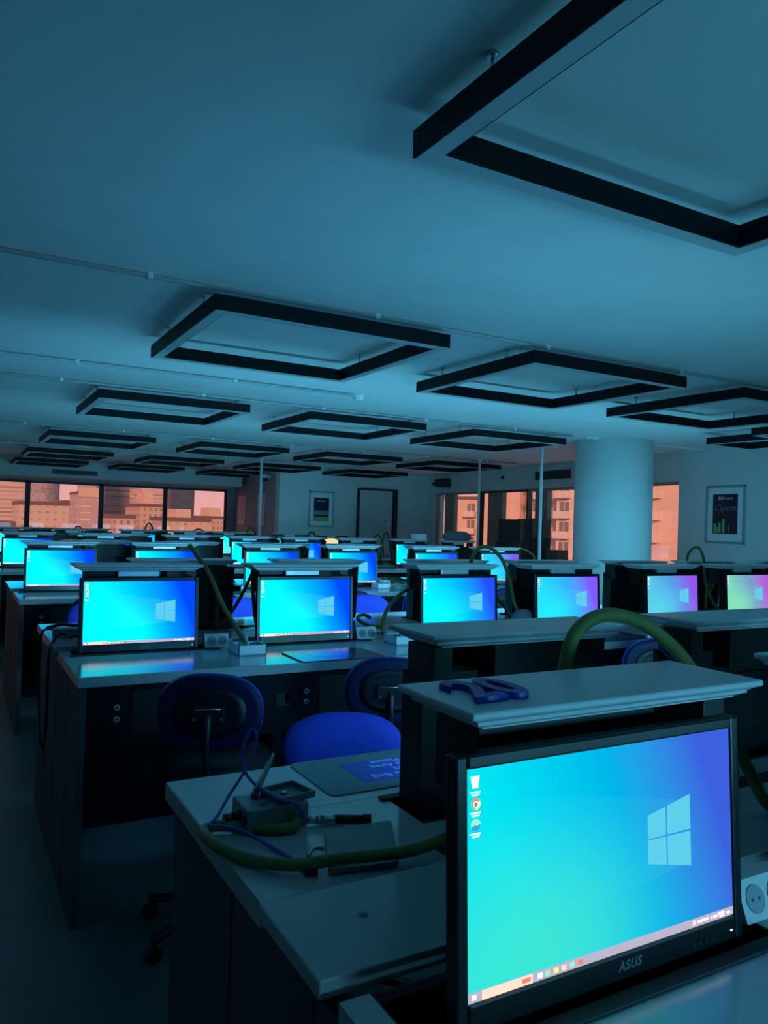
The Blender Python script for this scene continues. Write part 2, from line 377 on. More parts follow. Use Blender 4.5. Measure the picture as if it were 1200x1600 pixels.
FC = dict(
 orange=facade('facade_orange', (.80, .55, .45), (.30, .16, .14), 2.6, 3.0, .30),
 beige=facade('facade_beige', (.85, .62, .50), (.42, .26, .22), 3.2, 3.0, .34),
 glass=facade('facade_glass', (.66, .48, .52), (.36, .30, .36), 2.2, 3.2, .16, .4),
 bands=facade('facade_bands', (.74, .52, .52), (.38, .28, .31), 60.0, 3.3, .22, .5),
 bands2=facade('facade_bands_light', (.90, .62, .50), (.45, .30, .28), 60.0, 3.3, .26, .6),
 pink=facade('facade_pink', (.72, .50, .50), (.60, .42, .42), 9.0, 4.0, .40),
 grey=facade('facade_grey', (.72, .54, .55), (.55, .40, .41), 3.4, 3.2, .30))
M['roofm'] = mat('roof_dark', (.22, .13, .12), .8); M['bal'] = mat('balcony_pale', (.85, .66, .56), .7); M['bal_dk'] = mat('balcony_dark', (.28, .22, .20), .7); M['orangew'] = mat('render_orange', (.86, .56, .44), .8, noise=.05, nscale=.6)  # bal_dk: plain dark colour of the balcony windows
def block(pxa, pxb, ytop, dist, fc, depth, label, roof=None, extra=None):
    dist *= 4.5; depth *= 2.0; a = at(pxa, 800, dist); b = at(pxb, 800, dist); zt = at((pxa+pxb)/2, ytop, dist).z
    name = 'tower_block' if zt > 40 else 'city_building'
    o = empty(name, ((a.x+b.x)/2, dist+depth/2, -24)); L_ = (b.x-a.x)/2; h_ = zt+24
    MB().box((-L_, -depth/2, 0), (L_, depth/2, h_), .1).build('facade', FC[fc], o)
    MB().box((-L_-.3, -depth/2-.3, h_), (L_+.3, depth/2+.3, h_+1.5)).build('roof', M['roofm'], o)
    if roof: MB().box((-L_*.4, -depth/4, h_+1.5), (L_*.3, depth/4, h_+1.5+roof*3), .1).build('roof_hut', M['orangew'], o)
    if extra: MB().box((-L_-.2, -depth/2-.8, h_-extra*1.0), (L_+.3, -depth/2, h_+extra*1.8), .1).build('fascia_box', M['orangew'], o)
    return tag(o, label, 'building', 'buildings beyond the far windows')
block(-60, 36, 640, 150, 'bands2', 30, 'tall pale tower with orange trim at the left edge of the far windows')
block(38, 92, 600, 190, 'glass', 30, 'dark glass tower behind the second far window pane')
block(30, 108, 789, 80, 'beige', 22, 'wide low beige block with small windows in the second far window pane')
block(100, 121, 785, 130, 'grey', 18, 'narrow grey block beside the wide beige one')
block(122, 160, 772, 110, 'pink', 20, 'plain pinkish block topped by an orange band', extra=2.0)
block(128, 150, 640, 250, 'bands', 26, 'distant dark tower rising behind the plain pinkish block')
block(163, 206, 600, 190, 'bands', 30, 'dark banded tower at the left of the third far window pane')
block(196, 220, 600, 235, 'glass', 26, 'glass tower squeezed behind the dark banded tower')
block(221, 262, 640, 160, 'bands2', 28, 'pale banded tower at the right of the third far window pane')
block(176, 212, 810, 70, 'orange', 16, 'small orange block in front of the dark banded tower')
block(219, 260, 792, 85, 'orange', 18, 'mid height orange block with a roof hut below the pale banded tower', roof=2)
block(266, 303, 700, 180, 'grey', 26, 'tall grey pink tower in the rightmost far window pane')
block(262, 330, 815, 70, 'beige', 16, 'long low beige block at the foot of the rightmost pane', roof=1.2)
block(318, 372, 811, 95, 'orange', 18, 'low orange block at the right end of the skyline', roof=1.6)
block(-20, 24, 822, 60, 'orange', 14, 'low orange roofs at the bottom of the leftmost pane')
# apartment houses seen through the right hand windows
def flats(pxa, Ya, pxb, Yb, ytop, dep, label, cols, wallm=None, floors=3.0):
    """front wall runs from (pxa, Ya) to (pxb, Yb); cols are fractions of its width"""
    a = at(pxa, 800, Ya); b = at(pxb, 800, Yb); wdt = (Vector((b.x, b.y))-Vector((a.x, a.y))).length
    o = empty('apartment_building', (a.x, a.y, -24), math.atan2(b.y-a.y, b.x-a.x)); h_ = 24+at((pxa+pxb)/2, ytop, (Ya+Yb)/2).z
    MB().box((0, 0, 0), (wdt, dep, h_), .05).build('wall', wallm or M['orangew'], o)
    MB().box((-.3, -.3, h_), (wdt+.3, dep+.3, h_+.5)).build('roof', M['roofm'], o)
    for (u0, u1) in cols:
        x0, x1 = u0*wdt, u1*wdt
        for k in range(4, 15):
            z = k*floors
            if z+floors > h_: break
            q = MB(); q.box((x0, -1.3, z), (x1, 0, z+.22), .02); q.box((x0, -1.3, z+.22), (x1, -1.2, z+1.05), .02).box((x0, -1.2, z+.22), (x0+.1, 0, z+1.05)).box((x1-.1, -1.2, z+.22), (x1, 0, z+1.05))
            q.build('balcony', M['bal'], o)
            w_ = MB().box((x0+.4, -.05, z+.25), (x1-.4, .02, z+2.5)).build('balcony_window', M['bal_dk'], o)
            MB().box(((x0+x1)/2-.06, -.08, z+.25), ((x0+x1)/2+.06, -.05, z+2.5)).build('window_bar', M['bal'], w_)
    return tag(o, label, 'building')
flats(694, 118, 748, 112, 780, 12, 'orange rendered apartment house with a column of balconies in the leftmost right window', [(.62, .95)])
flats(752, 108, 812, 101, 640, 12, 'orange apartment house with narrow balconies seen above the cardboard boxes', [(.40, .62)])
flats(826, 96, 868, 91, 600, 12, 'pale apartment tower with wide stacked balconies left of the column', [(.08, .50), (.55, .92)], wallm=mat('render_pale', (.80, .62, .54), .8))
flats(869, 88, 930, 82, 620, 12, 'second pale tower with balconies, half hidden by the column', [(.03, .40)], wallm=mat('render_cream', (.84, .64, .54), .8))
flats(1014, 74, 1085, 68, 600, 12, 'orange apartment wall with small balconies seen right of the column', [(.14, .28)])

# ---------------------------------------------------------------- screens and monitors
SW, SH = .4766, .2681
m_task = emi('taskbar_grey', (.42, .40, .52), 1.2); m_search = emi('search_box_pale', (.95, .62, .50), 1.3); m_white = emi('icon_white', (.9, .95, 1), 1.3)
m_pane = emi('emblem_pane', (.11, .60, .80), 1.05); m_red = emi('icon_red', (.8, .2, .15), 1.2); m_yel = emi('icon_yellow', (.95, .8, .25), 1.2); m_grn = emi('icon_green', (.2, .6, .3), 1.1); m_blu = emi('icon_blue', (.05, .3, .75), 1.1); m_teal = emi('icon_teal', (.3, .85, .6), 1.1)
def screen_mesh(tint, search=m_search, task=m_task):
    b = MB(); b.mat(0)
    b.poly([(0, 0, 0), (SW, 0, 0), (SW, 0, SH), (0, 0, SH)])
    e = -.0004
    def q(u0, v0, u1, v1, m, d=1, v0r=None, v1r=None):
        v0r = v0 if v0r is None else v0r; v1r = v1 if v1r is None else v1r
        b.mat(m).poly([(u0*SW, e*d, v0*SH), (u1*SW, e*d, v0r*SH), (u1*SW, e*d, v1r*SH), (u0*SW, e*d, v1*SH)])
    def disc(u, v, r, m, d=1, a0=0, a1=2*PI, n=18):
        full = abs(a1-a0-2*PI) < 1e-6
        P = [(u*SW+r*math.cos(a0+(a1-a0)*i/n), e*d, v*SH+r*math.sin(a0+(a1-a0)*i/n)) for i in range(n if full else n+1)]
        if not full: P.append((u*SW, e*d, v*SH))
        b.mat(m).poly(P)
    # emblem: four panes in perspective
    uL, uM, uR = .635, .713, .815
    def lo(u): return .385-(u-uL)/(uR-uL)*.065
    def hi(u): return .625+(u-uL)/(uR-uL)*.065
    for a, c in ((uL, uM-.003), (uM+.003, uR)):
        for t0, t1 in ((0, .485), (.515, 1)):
            f = lambda u, t: lo(u)+(hi(u)-lo(u))*t
            b.mat(1).poly([(a*SW, e, f(a, t0)*SH), (c*SW, e, f(c, t0)*SH), (c*SW, e, f(c, t1)*SH), (a*SW, e, f(a, t1)*SH)])
    # taskbar
    q(0, 0, 1, .044, 2); q(.044, .001, .205, .043, 3, 2); q(.013, .012, .027, .034, 4, 2)
    q(.17, .012, .198, .032, 5, 3)
    for k, (u, m) in enumerate(((.222, 4), (.247, 9), (.276, 6), (.303, 3), (.332, 9), (.362, 5))): q(u, .010, u+.016, .034, m, 2)
    q(.815, .010, .828, .036, 3, 2)
    for u0, u1, v in ((.835, .885, .016), (.895, .90, .014), (.905, .925, .014), (.93, .958, .022), (.935, .958, .008), (.968, .985, .012)): q(u0, v, u1, v+.014, 4, 2)
    # desktop icons: bin, ringed disc, wave
    b.mat(4).poly([(.018*SW, e, .915*SH), (.036*SW, e, .915*SH), (.041*SW, e, .968*SH), (.013*SW, e, .968*SH)])
    u, v = .028, .845
    disc(u, v, .0072, 5, 1, math.radians(30), math.radians(150), 8); disc(u, v, .0072, 8, 1, math.radians(150), math.radians(270), 8); disc(u, v, .0072, 6, 1, math.radians(-90), math.radians(30), 8)
    disc(u, v, .0036, 4, 2); disc(u, v, .0026, 7, 3)
    v = .755; disc(u, v, .0072, 9, 1, 0, math.radians(200), 10); disc(u, v, .0072, 7, 1, math.radians(200), math.radians(360), 10); disc(u+.004, v+.006, .003, 10, 2)
    for v in (.893, .803, .713):
        q(.012, v, .044, v+.007, 4, 1); q(.016, v-.012, .040, v-.005, 4, 1)
    return b, [tint, m_pane, task, search, m_white, m_red, m_yel, m_blu, m_grn, m_teal, m_teal]
def make_screen(kind):
    tint = {'front': screen_mat('desktop_near', (.0, .80, .90), (.0, .46, .82), (.045, .12, .74), (.06, .80, .60), GLOW_FRONT),
            'cyan': screen_mat('desktop_cyan', (.0, .60, .86), (.0, .26, .86), (.0, .035, .80), (.0, .74, .84), GLOW),
            'cyan2': screen_mat('desktop_cyan_soft', (.0, .54, .80), (.0, .28, .82), (.01, .05, .78), (.0, .64, .84), GLOW*.85),
            'violet': screen_mat('desktop_violet', (.01, .44, .60), (.02, .25, .60), (.13, .06, .62), (.01, .52, .62), GLOW*.85),
            'violet2': screen_mat('desktop_violet_pale', (.06, .36, .52), (.06, .20, .50), (.18, .06, .52), (.06, .44, .52), GLOW*.8),
            'green': screen_mat('desktop_green', (.14, .46, .34), (.12, .24, .38), (.30, .08, .48), (.16, .55, .32), GLOW*.75),
            'mint': screen_mat('desktop_mint', (.02, .74, .58), (.0, .6, .7), (.0, .3, .7), (.05, .85, .6), GLOW),
            'yellow': screen_mat('desktop_pale_yellow', (.50, .42, .16), (.48, .42, .20), (.35, .40, .25), (.52, .45, .2), GLOW*.9),
            'rear_soft': screen_mat('desktop_far_soft', (.04, .40, .74), (.03, .30, .76), (.06, .2, .75), (.05, .5, .72), 8.0),
            'rear_mid': screen_mat('desktop_far_mid', (.10, .57, .70), (.09, .45, .72), (.10, .27, .73), (.11, .66, .70), 18.0),
            'rear_dim': screen_mat('desktop_far_dim', (.10, .57, .70), (.09, .45, .72), (.10, .27, .73), (.11, .66, .70), 6.0),
            'rear': screen_mat('desktop_far_side', (.10, .57, .70), (.09, .45, .72), (.10, .27, .73), (.11, .66, .70), GLOW_REAR)}[kind]
    b, ms = screen_mesh(tint)
    o = b.build('screen', ms, None, uv=lambda c: (c.x/SW, c.z/SH))
    D.objects.remove(o); return D.meshes['screen' if 'screen' in D.meshes else 'screen']
SCR = {}
def scr_mesh(kind):
    if kind not in SCR:
        before = set(D.meshes.keys()); make_screen(kind); new = [m for m in D.meshes if m.name not in before]
        me = new[0]; me.name = 'screen_' + kind; SCR[kind] = me
    return SCR[kind]
TILT = math.radians(3.3)
def make_monitor():
    o = empty('monitor')
    bz = .017; bb = .034
    # frame: four bars around the panel, thin shell behind
    f = MB()
    f.box((-bz, -.004, -bb), (0, .020, SH+bz), .003).box((SW, -.004, -bb), (SW+bz, .020, SH+bz), .003).box((0, -.004, SH), (SW, .020, SH+bz), .003).box((0, -.004, -bb), (SW, .020, 0), .003)
    f.box((-.005, .006, -.01), (SW+.005, .028, SH+.005), .004)
    f.build('frame', M['bezel'], o)
    s = D.objects.new('screen', scr_mesh('cyan')); C.objects.link(s); s.parent = o; s['label'] = 'lit panel with blue desktop'
    MB().text('ASUS', .017, Matrix.Translation((SW*.545, -.0045, -.021)) @ Matrix.Rotation(PI/2, 4, 'X'), .0002, 'CENTER', .25, .0006, 1.1).build('logo', M['logo'], o)
    b = MB()
    for k in range(4): b.box((SW*.80+k*.013, -.0052, -.024), (SW*.80+k*.013+.008, -.003, -.021), .0005)
    b.build('button_row', M['black'], o)
    MB().box((SW-.012, -.0048, -.020), (SW-.008, -.0035, -.018)).build('power_light', M['led_b'], o)
    MB().box((SW*.36, .026, .05), (SW*.64, .036, .16), .003).build('mount', M['bezel'], o)
    return o
MON = make_monitor()
def place_monitor(x, yb, zb, rz, kind, label, group, first=[True], tilt=TILT):
    """x, yb, zb: lower left corner of the lit panel"""
    if first[0]: o = MON; first[0] = False
    else: o = copy_tree(MON)
    for k in D.objects:
        if k.parent == o and k.name.startswith('screen'): k.data = scr_mesh(kind)
    o.location = (x, yb, zb)
    o.rotation_euler = (-tilt, 0, rz)
    tag(o, label, 'monitor', group)
    return o

# ---------------------------------------------------------------- lift housings with white lids
LW, LD = .553, .18
def make_lift():
    o = empty('monitor_lift')
    # origin: worktop height, x at the lid's left end, y at the lid's front edge
    zt = .375
    l = MB()
    def slab(i, z0, z1, j=None):
        j = i if j is None else j
        # inset i at z0, inset j at z1
        A = [(i, i*.8, z0), (LW-i, i*.8, z0), (LW-i, LD-i*.5, z0), (i, LD-i*.5, z0)]
        B = [(j, j*.8, z1), (LW-j, j*.8, z1), (LW-j, LD-j*.5, z1), (j, LD-j*.5, z1)]
        va = [l.bm.verts.new(p) for p in A]; vb = [l.bm.verts.new(p) for p in B]
        l.bm.faces.new(va); l.bm.faces.new(vb[::-1])
        for k in range(4): l.bm.faces.new((va[k], va[(k+1) % 4], vb[(k+1) % 4], vb[k]))
    l.box((0, 0, zt-.010), (LW, LD, zt), .003)
    slab(.017, zt-.016, zt-.010, .006); slab(.019, zt-.021, zt-.016); slab(.032, zt-.026, zt-.021, .022); slab(.035, zt-.029, zt-.026)
    l.build('lid', M['lid'], o)
    MB().box((.12, .036, -.13), (.535, .115, .285), .002).box((.05, .055, .24), (.375, .155, zt-.029), .002).box((.485, .055, .24), (.535, .155, zt-.029), .002).build('housing', M['lift'], o)
    MB().box((.16, .115, .06), (.44, .125, .22), .003).build('back_plate', M['lift'], o)
    MB().box((.18, .030, zt-.056), (.36, .054, zt-.0295), .003).build('bracket', M['bracket'], o)
    b = MB()
    for k in range(4): b.box((.118, .045+.016*k, .05), (.121, .051+.016*k, .14))
    b.build('vent_slots', M['slot'], o)
    return o
LIFT = make_lift()
def place_lift(x, y, z, rz, label, group, bracket=True, first=[True]):
    if first[0]: o = LIFT; first[0] = False
    else: o = copy_tree(LIFT)
    o.location = (x, y, z); o.rotation_euler = (0, 0, rz)
    if not bracket:
        for k in list(D.objects):
            if k.parent == o and k.name.startswith('bracket'): D.objects.remove(k)
    return tag(o, label, 'monitor lift', group)

# ---------------------------------------------------------------- benches
DZ = H-.60      # worktop height
MW = 1.704      # one two-place bench
OFF = .36       # shift of the far-side places
def make_bench(warm=False):
    """local: x 0..MW, y -.75..+.75, z up from the floor"""
    o = empty('lab_bench'); T = .04
    t = MB()
    g = .0015
    t.box((g, -.75, DZ-T), (MW-g, -.30, DZ), .003)
    t.box((g, .47, DZ-T), (MW-g, .75, DZ), .003)
    t.box((g, .14, DZ-T), (MW-g, .30, DZ))
    sl = []
    for u in (0, .784): sl.append((.045+u, .665+u))
    for sgn, off in ((-1, 0), (1, OFF)):
        y0, y1 = (-.30, -.14) if sgn < 0 else (.30, .47)
        xs = [g] + [v for a, b in sl for v in (a+off, min(b+off, MW-.03))] + [MW-g]
        for a, b in zip(xs[::2], xs[1::2]):
            if b-a > .002: t.box((a, y0, DZ-T), (b, y1, DZ))
    t.build('worktop', M['top'], o)
    MB().box((-.012, -.11, DZ-.012), (MW-.014, .115, DZ+.014), .003).build('centre_ledge', M['top'], o)
    for sgn, off in ((-1, 0), (1, OFF)):
        y0, y1 = (-.30, -.14) if sgn < 0 else (.30, .47)
        for a, b in sl:
            a += off; b = min(b+off, MW-.03); tr = MB()
            tr.box((a, y0, DZ-.16), (b, y1, DZ-.15)); tr.box((a, y0, DZ-.16), (a+.004, y1, DZ-.002)); tr.box((b-.004, y0, DZ-.16), (b, y1, DZ-.002))
            tr.box((a, y0, DZ-.16), (b, y0+.004, DZ+.004)); tr.box((a, y1-.004, DZ-.16), (b, y1, DZ-.002))
            yo = y0 if sgn < 0 else y1-.02
            tr.box((a-.015, yo-.012, DZ-.001), (b+.010, yo+.012, DZ+.006), .002)
            tr.build('lift_slot', M['slot'], o)
    MB().box((.36, .165, DZ), (MW-.02, .215, DZ+.002)).build('recess_strip', M['slot'], o)  # flat black strip on the worktop, drawn as a dark recess line
    sm = M['side_warm'] if warm else M['side']
    for x in (.012, MW-.042):
        s = MB(); s.box((x, -.70, 0), (x+.03, .70, DZ-T), .002)
        sp_ = s.build('side_panel', sm, o)
        e = MB()
        for y in (-.42, -.05, .30): e.box((x-.001 if x < 1 else x+.0295, y, .02), (x+.0005 if x < 1 else x+.031, y+.006, DZ-T-.01))
        e.build('seam', M['seam'], sp_)
    for s_ in (-1, 1):
        y = -.685 if s_ < 0 else .665
        MB().box((.042, y, DZ-.30), (MW-.042, y+.02, DZ-T), .002).build('apron', M['panel'], o)
        k = MB()
        yy = y-.004 if s_ < 0 else y+.024
        for u in (.155, .94):
            if s_ > 0: u += .1
            for z in (DZ-.135, DZ-.180):
                k2 = MB(); k2.cyl((u, y-.006 if s_ < 0 else y+.026, z), (u, y+.001 if s_ < 0 else y+.019, z), .011, seg=16)
                k2.mat(1).cyl((u, y-.008 if s_ < 0 else y+.028, z), (u, y-.0055 if s_ < 0 else y+.0255, z), .0055, seg=12)
                k2.build('air_port', [M['conduit'], M['black']], o)
            MB().box((u-.10, yy, DZ-.18), (u-.045, yy+.004, DZ-.125), .001).build('socket_plate', M['panel'], o)
        for u in (.21, 1.0):
            MB().box((u, yy, DZ-.25), (u+.22, yy+.004, DZ-.075), .002).build('drawer_front', M['shell_in'], o)
    MB().box((.042, -.012, .10), (MW-.042, .012, DZ-.17), .002).build('middle_panel', M['panel'], o)
    MB().box((.815, -.62, .0), (.865, .62, DZ-.31), .004).build('pedestal', M['panel'], o)
    return o
benches = {}
BC = {0: -1.735, 1: 1.0, 2: 3.735, 3: 6.557, 4: 9.30, 5: 12.05}  # row behind the camera is unseen, added to light the near ceiling
ordn = ['leftmost', 'second', 'third', 'fourth', 'fifth', 'sixth', 'seventh', 'eighth']
rown = {0: 'bench row added behind camera', 1: 'nearest bench row', 2: 'second bench row', 3: 'third bench row', 4: 'fourth bench row', 5: 'farthest bench row'}
B0 = None
ROWX = {0: .44, 1: .44, 2: .42, 3: .42, 4: .42, 5: .42}
NB = {0: 2, 1: 3, 2: 4, 3: 3, 4: 4, 5: 4}
def copy_mesh_tree(o): return copy_tree(o)
bw = make_bench(False); bwarm = make_bench(True)
usedb = [False, False]
for r in range(0, 6):
    for k in range(NB[r]):
        warm = r >= 3
        src = bwarm if warm else bw
        if usedb[warm]: o = copy_tree(src)
        else: o = src; usedb[warm] = True
        o.location = (ROWX[r]+k*MW, BC[r], 0)
        where = 'left end of the ' + rown[r] if k == 0 else ('%s from the left in the ' % ordn[k]) + rown[r]
        tag(o, 'pale topped double sided bench, ' + where, 'bench', 'laboratory benches')

b2 = [o for o in D.objects if o.name.startswith('lab_bench') and not o.parent and abs(o.location.y-BC[2]) < .01 and abs(o.location.x-ROWX[2]) < .01][0]
MB().lathe([(.001, -.004), (.004, -.003), (.005, 0), (.004, .003), (.001, .004)], (.731, -.690, H-.766), 12).build('status_light', M['led'], b2)
MB().box((.80, -.689, H-.79), (.87, -.684, H-.735), .002).build('switch_plate', M['shell_in'], b2)
# unit positions: left edge of each lit panel
UX = {0: [.541, 1.325, 2.245], 1: [.541, 1.325, 2.245], 2: [.502, 1.291, 2.206, 2.994, 3.909, 4.693, 5.613], 3: [.502, 1.291, 2.206, 2.994, 3.909, 4.693],
      4: [.49, 1.291, 2.206, 2.985, 3.68, 4.48, 5.30], 5: [.49, 1.291, 2.206, 2.994, 3.62, 4.65, 5.42]}
UY = {0: -2.007, 1: .728, 2: 3.454, 3: 6.277, 4: 9.018, 5: 11.77}
TINT = {0: ['cyan2', 'cyan', 'cyan2'], 1: ['front', 'cyan2', 'cyan2'], 2: ['cyan', 'cyan', 'cyan2', 'violet', 'violet2', 'green', 'green'], 3: ['cyan', 'cyan', 'cyan', 'cyan', 'cyan2', 'violet'],
        4: ['cyan', 'cyan', 'cyan', 'cyan', 'cyan', 'cyan', 'cyan2'], 5: ['mint', 'mint', 'mint', 'cyan', 'mint', 'cyan', 'yellow']}
tn = {'front': 'large near monitor with teal desktop', 'cyan': 'monitor with cyan and blue desktop', 'cyan2': 'monitor with soft cyan desktop', 'violet': 'monitor whose desktop turns violet at right',
      'violet2': 'monitor with pale blue desktop turning violet', 'green': 'monitor with green to violet desktop', 'mint': 'monitor with mint green desktop', 'yellow': 'monitor with pale yellow screen'}
for r in range(0, 6):
    n_ = len(UX[r])
    for i, x in enumerate(UX[r]):
        pos = '%s%s in %s' % (ordn[i], '' if i == 0 else ' from left', rown[r])
        zs = DZ+.6-.289-SH if r <= 1 else H-.290-SH+{2: 0, 3: .004, 4: .0, 5: 0}[r]
        place_monitor(x, UY[r], zs, 0, TINT[r][i], tn[TINT[r][i]] + ', ' + pos, 'monitors facing the camera')
        place_lift(x+.010 if r <= 1 else x-.036, BC[r]-.258+(.004 if r <= 1 else 0), DZ+(0 if r <= 1 else .006), 0, "white lidded black lift housing, " + pos, "lift housings of the near places", bracket=(r != 1))
        # far side, turned round
        xf = x+.886-SW
        if xf+SW > ROWX[r]+NB[r]*MW-.03: continue
        place_monitor(xf+SW, BC[r]+.492, zs, PI, ('rear_soft' if (r, i) == (1, 0) else 'rear' if r < 3 else 'rear_mid' if r == 3 else 'rear_dim'), 'dark monitor back, far side, ' + pos, 'monitors facing away')
        place_lift(xf+SW-.020, BC[r]+.29+.19, DZ-(0 if r <= 1 else .002), PI, 'white lidded black lift housing, far side, ' + pos, 'lift housings of the far places')

# blue digits on the nearest lid
zl = DZ+.375
for ch, px, py, w in (('2', .585, .788, .0), ('0', .634, .788, .0)):
    m = Matrix.Translation((px, py, zl+.0045)) @ Matrix.Scale(.74, 4, (1, 0, 0))
    o = MB().text(ch, .135, m, .0045, 'LEFT', 0, .004).build('number_digit', M['digit'])
    recentre(o); o.location.z = zl
    tag(o, 'blue raised digit %s lying flat on the nearest white lid' % ('two' if ch == '2' else 'zero'), 'digit')
# ---------------------------------------------------------------- sockets right of each front monitor
def make_socket():
    o = empty('socket_block')
    w, d, h_ = .115, .05, .058
    b = MB(); P = [(0, -d/2, 0), (0, d/2, 0), (0, d/2, h_), (0, -d/2+.022, h_), ]
    b.poly(P, w, Vector((1, 0, 0))).build('body', M['socket'], o)
    for k in (.032, .084):
        s = MB(); nrm = Vector((0, -h_, .022)).normalized(); c = Vector((k, -d/2+.011, h_/2))+nrm*.001
        s.cyl(c-nrm*.002, c+nrm*.0008, .021, seg=24).mat(1)
        for q in (-.008, .008): s.cyl(c+Vector((q, 0, 0)), c+Vector((q, 0, 0))+nrm*.0014, .0028, seg=8)
        s.build('socket_well', [M['socket_in'], M['black']], o)
    return o
sk = make_socket(); fst = True
for r in (1, 2, 3):
    for i, x in enumerate(UX[r]):
        if r == 1 and i > 0: continue
        o = sk if fst else copy_tree(sk); fst = False
        o.location = (x+.535, BC[r]-.235+.0, DZ+(.0 if True else 0))
        if r == 1: o.location = (1.085, .775, DZ); 
        tag(o, 'white double power socket block, %s%s in %s' % (ordn[i], '' if i == 0 else ' from left', rown[r]), 'socket', 'power socket blocks')

# ---------------------------------------------------------------- chairs
def make_chair():
    o = empty('lab_chair')                    # sits facing +y (towards the bench); origin on the floor
    zs = .62
    MB().lathe([(.02, zs-.03), (.17, zs-.03), (.205, zs-.01), (.21, zs+.02), (.195, zs+.045), (.12, zs+.055), (.01, zs+.055)], (0, 0, 0), 28, 1, 1).build('seat', M['shell_in'], o)
    MB().cyl((0, 0, .10), (0, 0, .40), .026).cyl((0, 0, .36), (0, 0, zs-.03), .016).build('gas_column', M['steel'], o)
    MB().tube([(0, 0, .30)] + [(.19*math.cos(a*PI/9), .19*math.sin(a*PI/9), .26) for a in range(0)] + [(0, 0.0, .31)], .02, 8, 2).build('collar', M['black'], o)
    for k in range(5):
        a = 2*PI*k/5+.3; c, s = math.cos(a), math.sin(a)
        lg = MB().tube([(0, 0, .12), (.12*c, .12*s, .105), (.27*c, .27*s, .075)], .017, 8, 4).build('leg', M['black'], o)
        MB().cyl((.27*c-.012*s, .27*s+.012*c, .029), (.27*c+.012*s, .27*s-.012*c, .029), .029, seg=14).build('caster', M['black'], lg)
    # backrest: curved oval shell (back, -y) with a padded front
    def oval(rx_, rz_, y, n=36, bulge=0.0):
        return [(rx_*math.copysign(abs(math.cos(2*PI*i/n))**.8, math.cos(2*PI*i/n)), y + .10*(rx_*math.copysign(abs(math.cos(2*PI*i/n))**.8, math.cos(2*PI*i/n)))**2*4, rz_*math.copysign(abs(math.sin(2*PI*i/n))**.8, math.sin(2*PI*i/n))) for i in range(n)]
    zc = .86
    def shell(rings):
        b = MB(); R_ = [[b.bm.verts.new((p[0], p[1], p[2]+zc)) for p in oval(*q)] for q in rings]
        for A, B in zip(R_, R_[1:]):
            for j in range(36):
                f = b.bm.faces.new((A[j], A[(j+1) % 36], B[(j+1) % 36], B[j])); f.smooth = True
        b.bm.faces.new(R_[0]); b.bm.faces.new(R_[-1]); return b
    y = -.20
    shell([(.125, .085, y-.012), (.165, .118, y-.018), (.178, .130, y-.014), (.182, .134, y-.004)]).build('back_shell', M['shell'], o)
    shell([(.182, .134, y-.002), (.184, .136, y+.012), (.172, .126, y+.030), (.12, .08, y+.040), (.04, .03, y+.044)]).build('backrest', M['fabric'], o)
    shell([(.10, .07, y-.0135), (.128, .088, y-.0135), (.128, .088, y-.012)]).build('shell_recess', M['shell_in'], o)
    br = MB(); br.box((-.055, y-.032, zc-.028), (.055, y-.014, zc+.028), .003).build('bracket', M['black'], o)
    MB().tube([(-.045, y-.036, zc+.018), (.045, y-.036, zc+.022)], .003, 6, 2).cyl((-.045, y-.040, zc-.016), (-.045, y-.03, zc-.016), .005).cyl((.045, y-.040, zc-.014), (.045, y-.03, zc-.014), .005).build('bracket_bolts', M['steel'], o)
    MB().tube([(0, y-.03, zc), (0, y-.045, .74), (0, -.18, zs-.06), (0, -.04, zs-.04)], .014, 8, 4).build('back_post', M['black'], o)
    return o
CH = make_chair(); fst = True
def chair(x, y, rz, label):
    global fst
    o = CH if fst else copy_tree(CH); fst = False
    o.location = (x, y, 0); o.rotation_euler = (0, 0, rz); tag(o, label, 'chair', 'blue laboratory chairs'); return o
chair(.90, 2.80, math.radians(-28), 'navy swivel chair with oval back pushed to the second bench row, left end')
chair(1.66, 2.88, math.radians(-25), 'navy swivel chair second from the left at the second bench row')
chair(3.21, 2.88, math.radians(-22), 'navy swivel chair at the second bench row behind the arched hose')
c5 = chair(1.14, 2.20, math.radians(180-20), 'blue swivel chair facing the camera just beyond the nearest bench'); c5.scale = (1.12, 1, .885)
chair(2.70, 4.93, math.radians(165), 'blue chair beyond the second bench row, behind the second monitor from the left')
chair(1.72, 4.93, math.radians(170), 'blue chair beyond the second bench row, behind the leftmost monitor')
chair(.80, 4.95, math.radians(170), 'blue chair at the left end beyond the second bench row')
for i, x in enumerate((.95, 1.75, 2.82, 3.45, 4.3)):
    chair(x, 5.62, math.radians(-20+7*i), 'navy chair pushed to the third bench row, %s' % (ordn[i] + ('' if i == 0 else ' from the left')))
for i, x in enumerate((2.1, 3.0, 3.9)):
    chair(x, 7.75, math.radians(170), 'chair on the far side of the third bench row, %s visible one' % ordn[i])
for i, x in enumerate((1.0, 2.6, 4.2)):
    chair(x, 8.42, math.radians(-15), 'navy chair pushed to the fourth bench row, %s' % (ordn[i] + ('' if i == 0 else ' from the left')))

